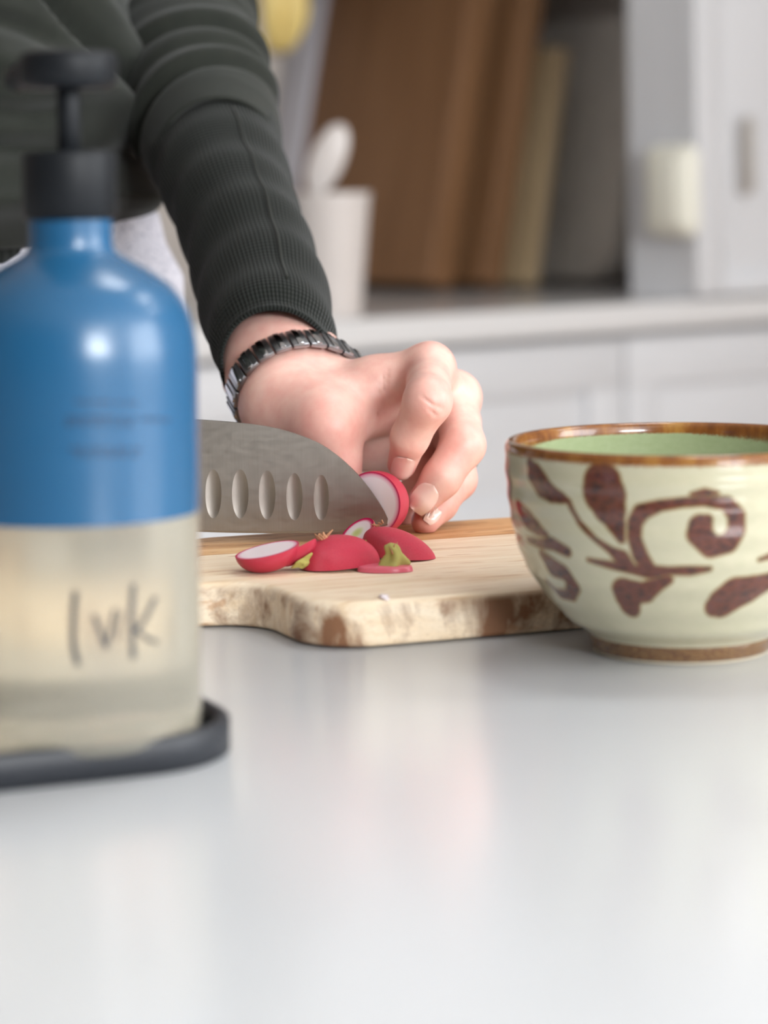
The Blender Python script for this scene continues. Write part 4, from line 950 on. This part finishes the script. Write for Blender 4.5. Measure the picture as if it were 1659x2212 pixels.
# trousers and shoes
def legs(p):
    d = cone(p, TC + [.01, .03, .90], TC + [.01, .03, .86], .085, .095)
    for sg in (-1, 1): h0 = TC + ld * .085 * sg + V3(0, .03, 0); d = smin(d, chain(p, [(h0 + [0, 0, .82], .08), (h0 + [0, 0, .5], .065), (h0 + [0, 0, .10], .055)], .03), .04)
    return np.maximum(np.maximum(d, .085 - p[..., 2]), (1.243 - p[..., 1]))
v, f = surface_net(legs, TC + [-.30, -.2, .07], TC + [.30, .3, 1.06], .010); mesh_obj('trousers', v - porg, f, M_jean, person)
for sg in (-1, 1):
    h0 = TC + ld * .085 * sg + V3(0, .03, 0)
    v, f = surface_net(lambda p: np.maximum(smin(cone(p, h0 + [0, 0, .09], h0 + [0, 0, .05], .042, .045), cone(p, h0 + [0, 0, .04], h0 + fd * .16 + V3(0, 0, .03), .042, .036), .03), .002 - p[..., 2]), h0 + [-.26, -.26, -.01], h0 + [.26, .26, .16], .009); mesh_obj('shoe', v - porg, f, M_shoe, person)

# ------------------------------------------------------------------ steel link bracelet on the left wrist
M_chrome = plain('polished_steel', srgb(200, 202, 206), .12, metal=1.0); M_satin = plain('satin_steel', srgb(158, 160, 164), .28, metal=1.0)
wc = P(641, 836, 1.188); wax = (WR1[0] + WR2[0]) / 2 - (FA1[0] + FA2[0]) / 2; wax = wax / np.linalg.norm(wax); wax = wax * .75 + V3(.16, -.92, -.30) * .25; wax /= np.linalg.norm(wax)
wx = WR2[0] - WR1[0]; wx -= wax * (wx @ wax); wx /= np.linalg.norm(wx); wy = np.cross(wax, wx)
brace = empty('bracelet', wc); tag(brace, 'polished steel link bracelet round the wrist below the green cuff', 'bracelet')
def on_wrist(th):                                                # skin radius around the wrist
    d_ = wx * math.cos(th) + wy * math.sin(th); rs = np.linspace(.008, .045, 260); pp = (wc[None] + d_[None] * rs[:, None]).astype(np.float32); v_ = hand_left(pp); i = np.argmax(v_ > 0); return rs[i] if v_[i] > 0 else .03
ths = np.linspace(0, 2 * math.pi, 240, endpoint=False); rad_ = np.array([on_wrist(t_) for t_ in ths]); rad_ = np.minimum(rad_, .0345)
k_ = np.exp(-np.linspace(-2, 2, 41) ** 2); k_ /= k_.sum(); rad_ = np.maximum(np.convolve(np.r_[rad_[-20:], rad_, rad_[:20]], k_, 'valid'), rad_ - .0004) + .0010
loop_ = np.array([wc + (wx * math.cos(t_) + wy * math.sin(t_)) * r_ for t_, r_ in zip(ths, rad_)]); ll = np.r_[0, np.cumsum(np.linalg.norm(np.diff(np.vstack([loop_, loop_[:1]]), axis=0), axis=1))]
NL = 23; step = ll[-1] / NL
def at_len(s): s = s % ll[-1]; return np.array([np.interp(s, ll, np.r_[loop_[:, i], loop_[:1, i]]) for i in range(3)])
plate = box_bm(-step * .47, step * .47, -.0080, .0080, 0, .0022, .0005, 2); me_p = bpy.data.meshes.new('link'); plate.to_mesh(me_p); plate.free(); me_p.materials.append(M_satin)
ctr = box_bm(-step * .18, step * .18, -.0077, .0077, .0012, .0029, .0005, 2); me_c = bpy.data.meshes.new('bar'); ctr.to_mesh(me_c); ctr.free(); me_c.materials.append(M_chrome)
for me_ in (me_p, me_c):
    me_.polygons.foreach_set('use_smooth', [True] * len(me_.polygons)); me_.set_sharp_from_angle(angle=math.radians(35))
for i in range(NL):
    c0 = at_len((i + .5) * step); t_ = at_len((i + .9) * step) - at_len((i + .1) * step); t_ /= np.linalg.norm(t_); out_ = c0 - wc; out_ -= wax * (out_ @ wax); out_ -= t_ * (out_ @ t_); out_ /= np.linalg.norm(out_)
    lk = bpy.data.objects.new('link', me_p); COL.objects.link(lk); lk.parent = brace
    m_ = Matrix.Identity(4); ay = np.cross(out_, t_)
    for r_ in range(3): m_[r_][0], m_[r_][1], m_[r_][2], m_[r_][3] = t_[r_], ay[r_], out_[r_], c0[r_] - wc[r_]
    lk.matrix_local = m_
    for sx_ in (0,):
        cb = bpy.data.objects.new('bar', me_c); COL.objects.link(cb); cb.parent = lk; cb.location = (step * .5 * sx_, 0, 0)
# plain ring on the ring finger
rc_ = ring_[0][0] * .38 + ring_[1][0] * .62; tdir = ring_[1][0] - ring_[0][0]; tdir /= np.linalg.norm(tdir); x, y, z = basis(tdir)
rr0 = .0098; prof = [(rr0 + .0012 * math.cos(t_) , .0016 * math.sin(t_)) for t_ in np.linspace(0, 2 * math.pi, 12, endpoint=False)]
v, f = lathe(prof, 48, True); o = mesh_obj('finger_ring', v, f, plain('warm_gold', srgb(206, 178, 128), .2, metal=1.0)); frame(o, x, y, z, rc_); tag(o, 'thin gold ring on the ring finger behind the radish', 'ring')
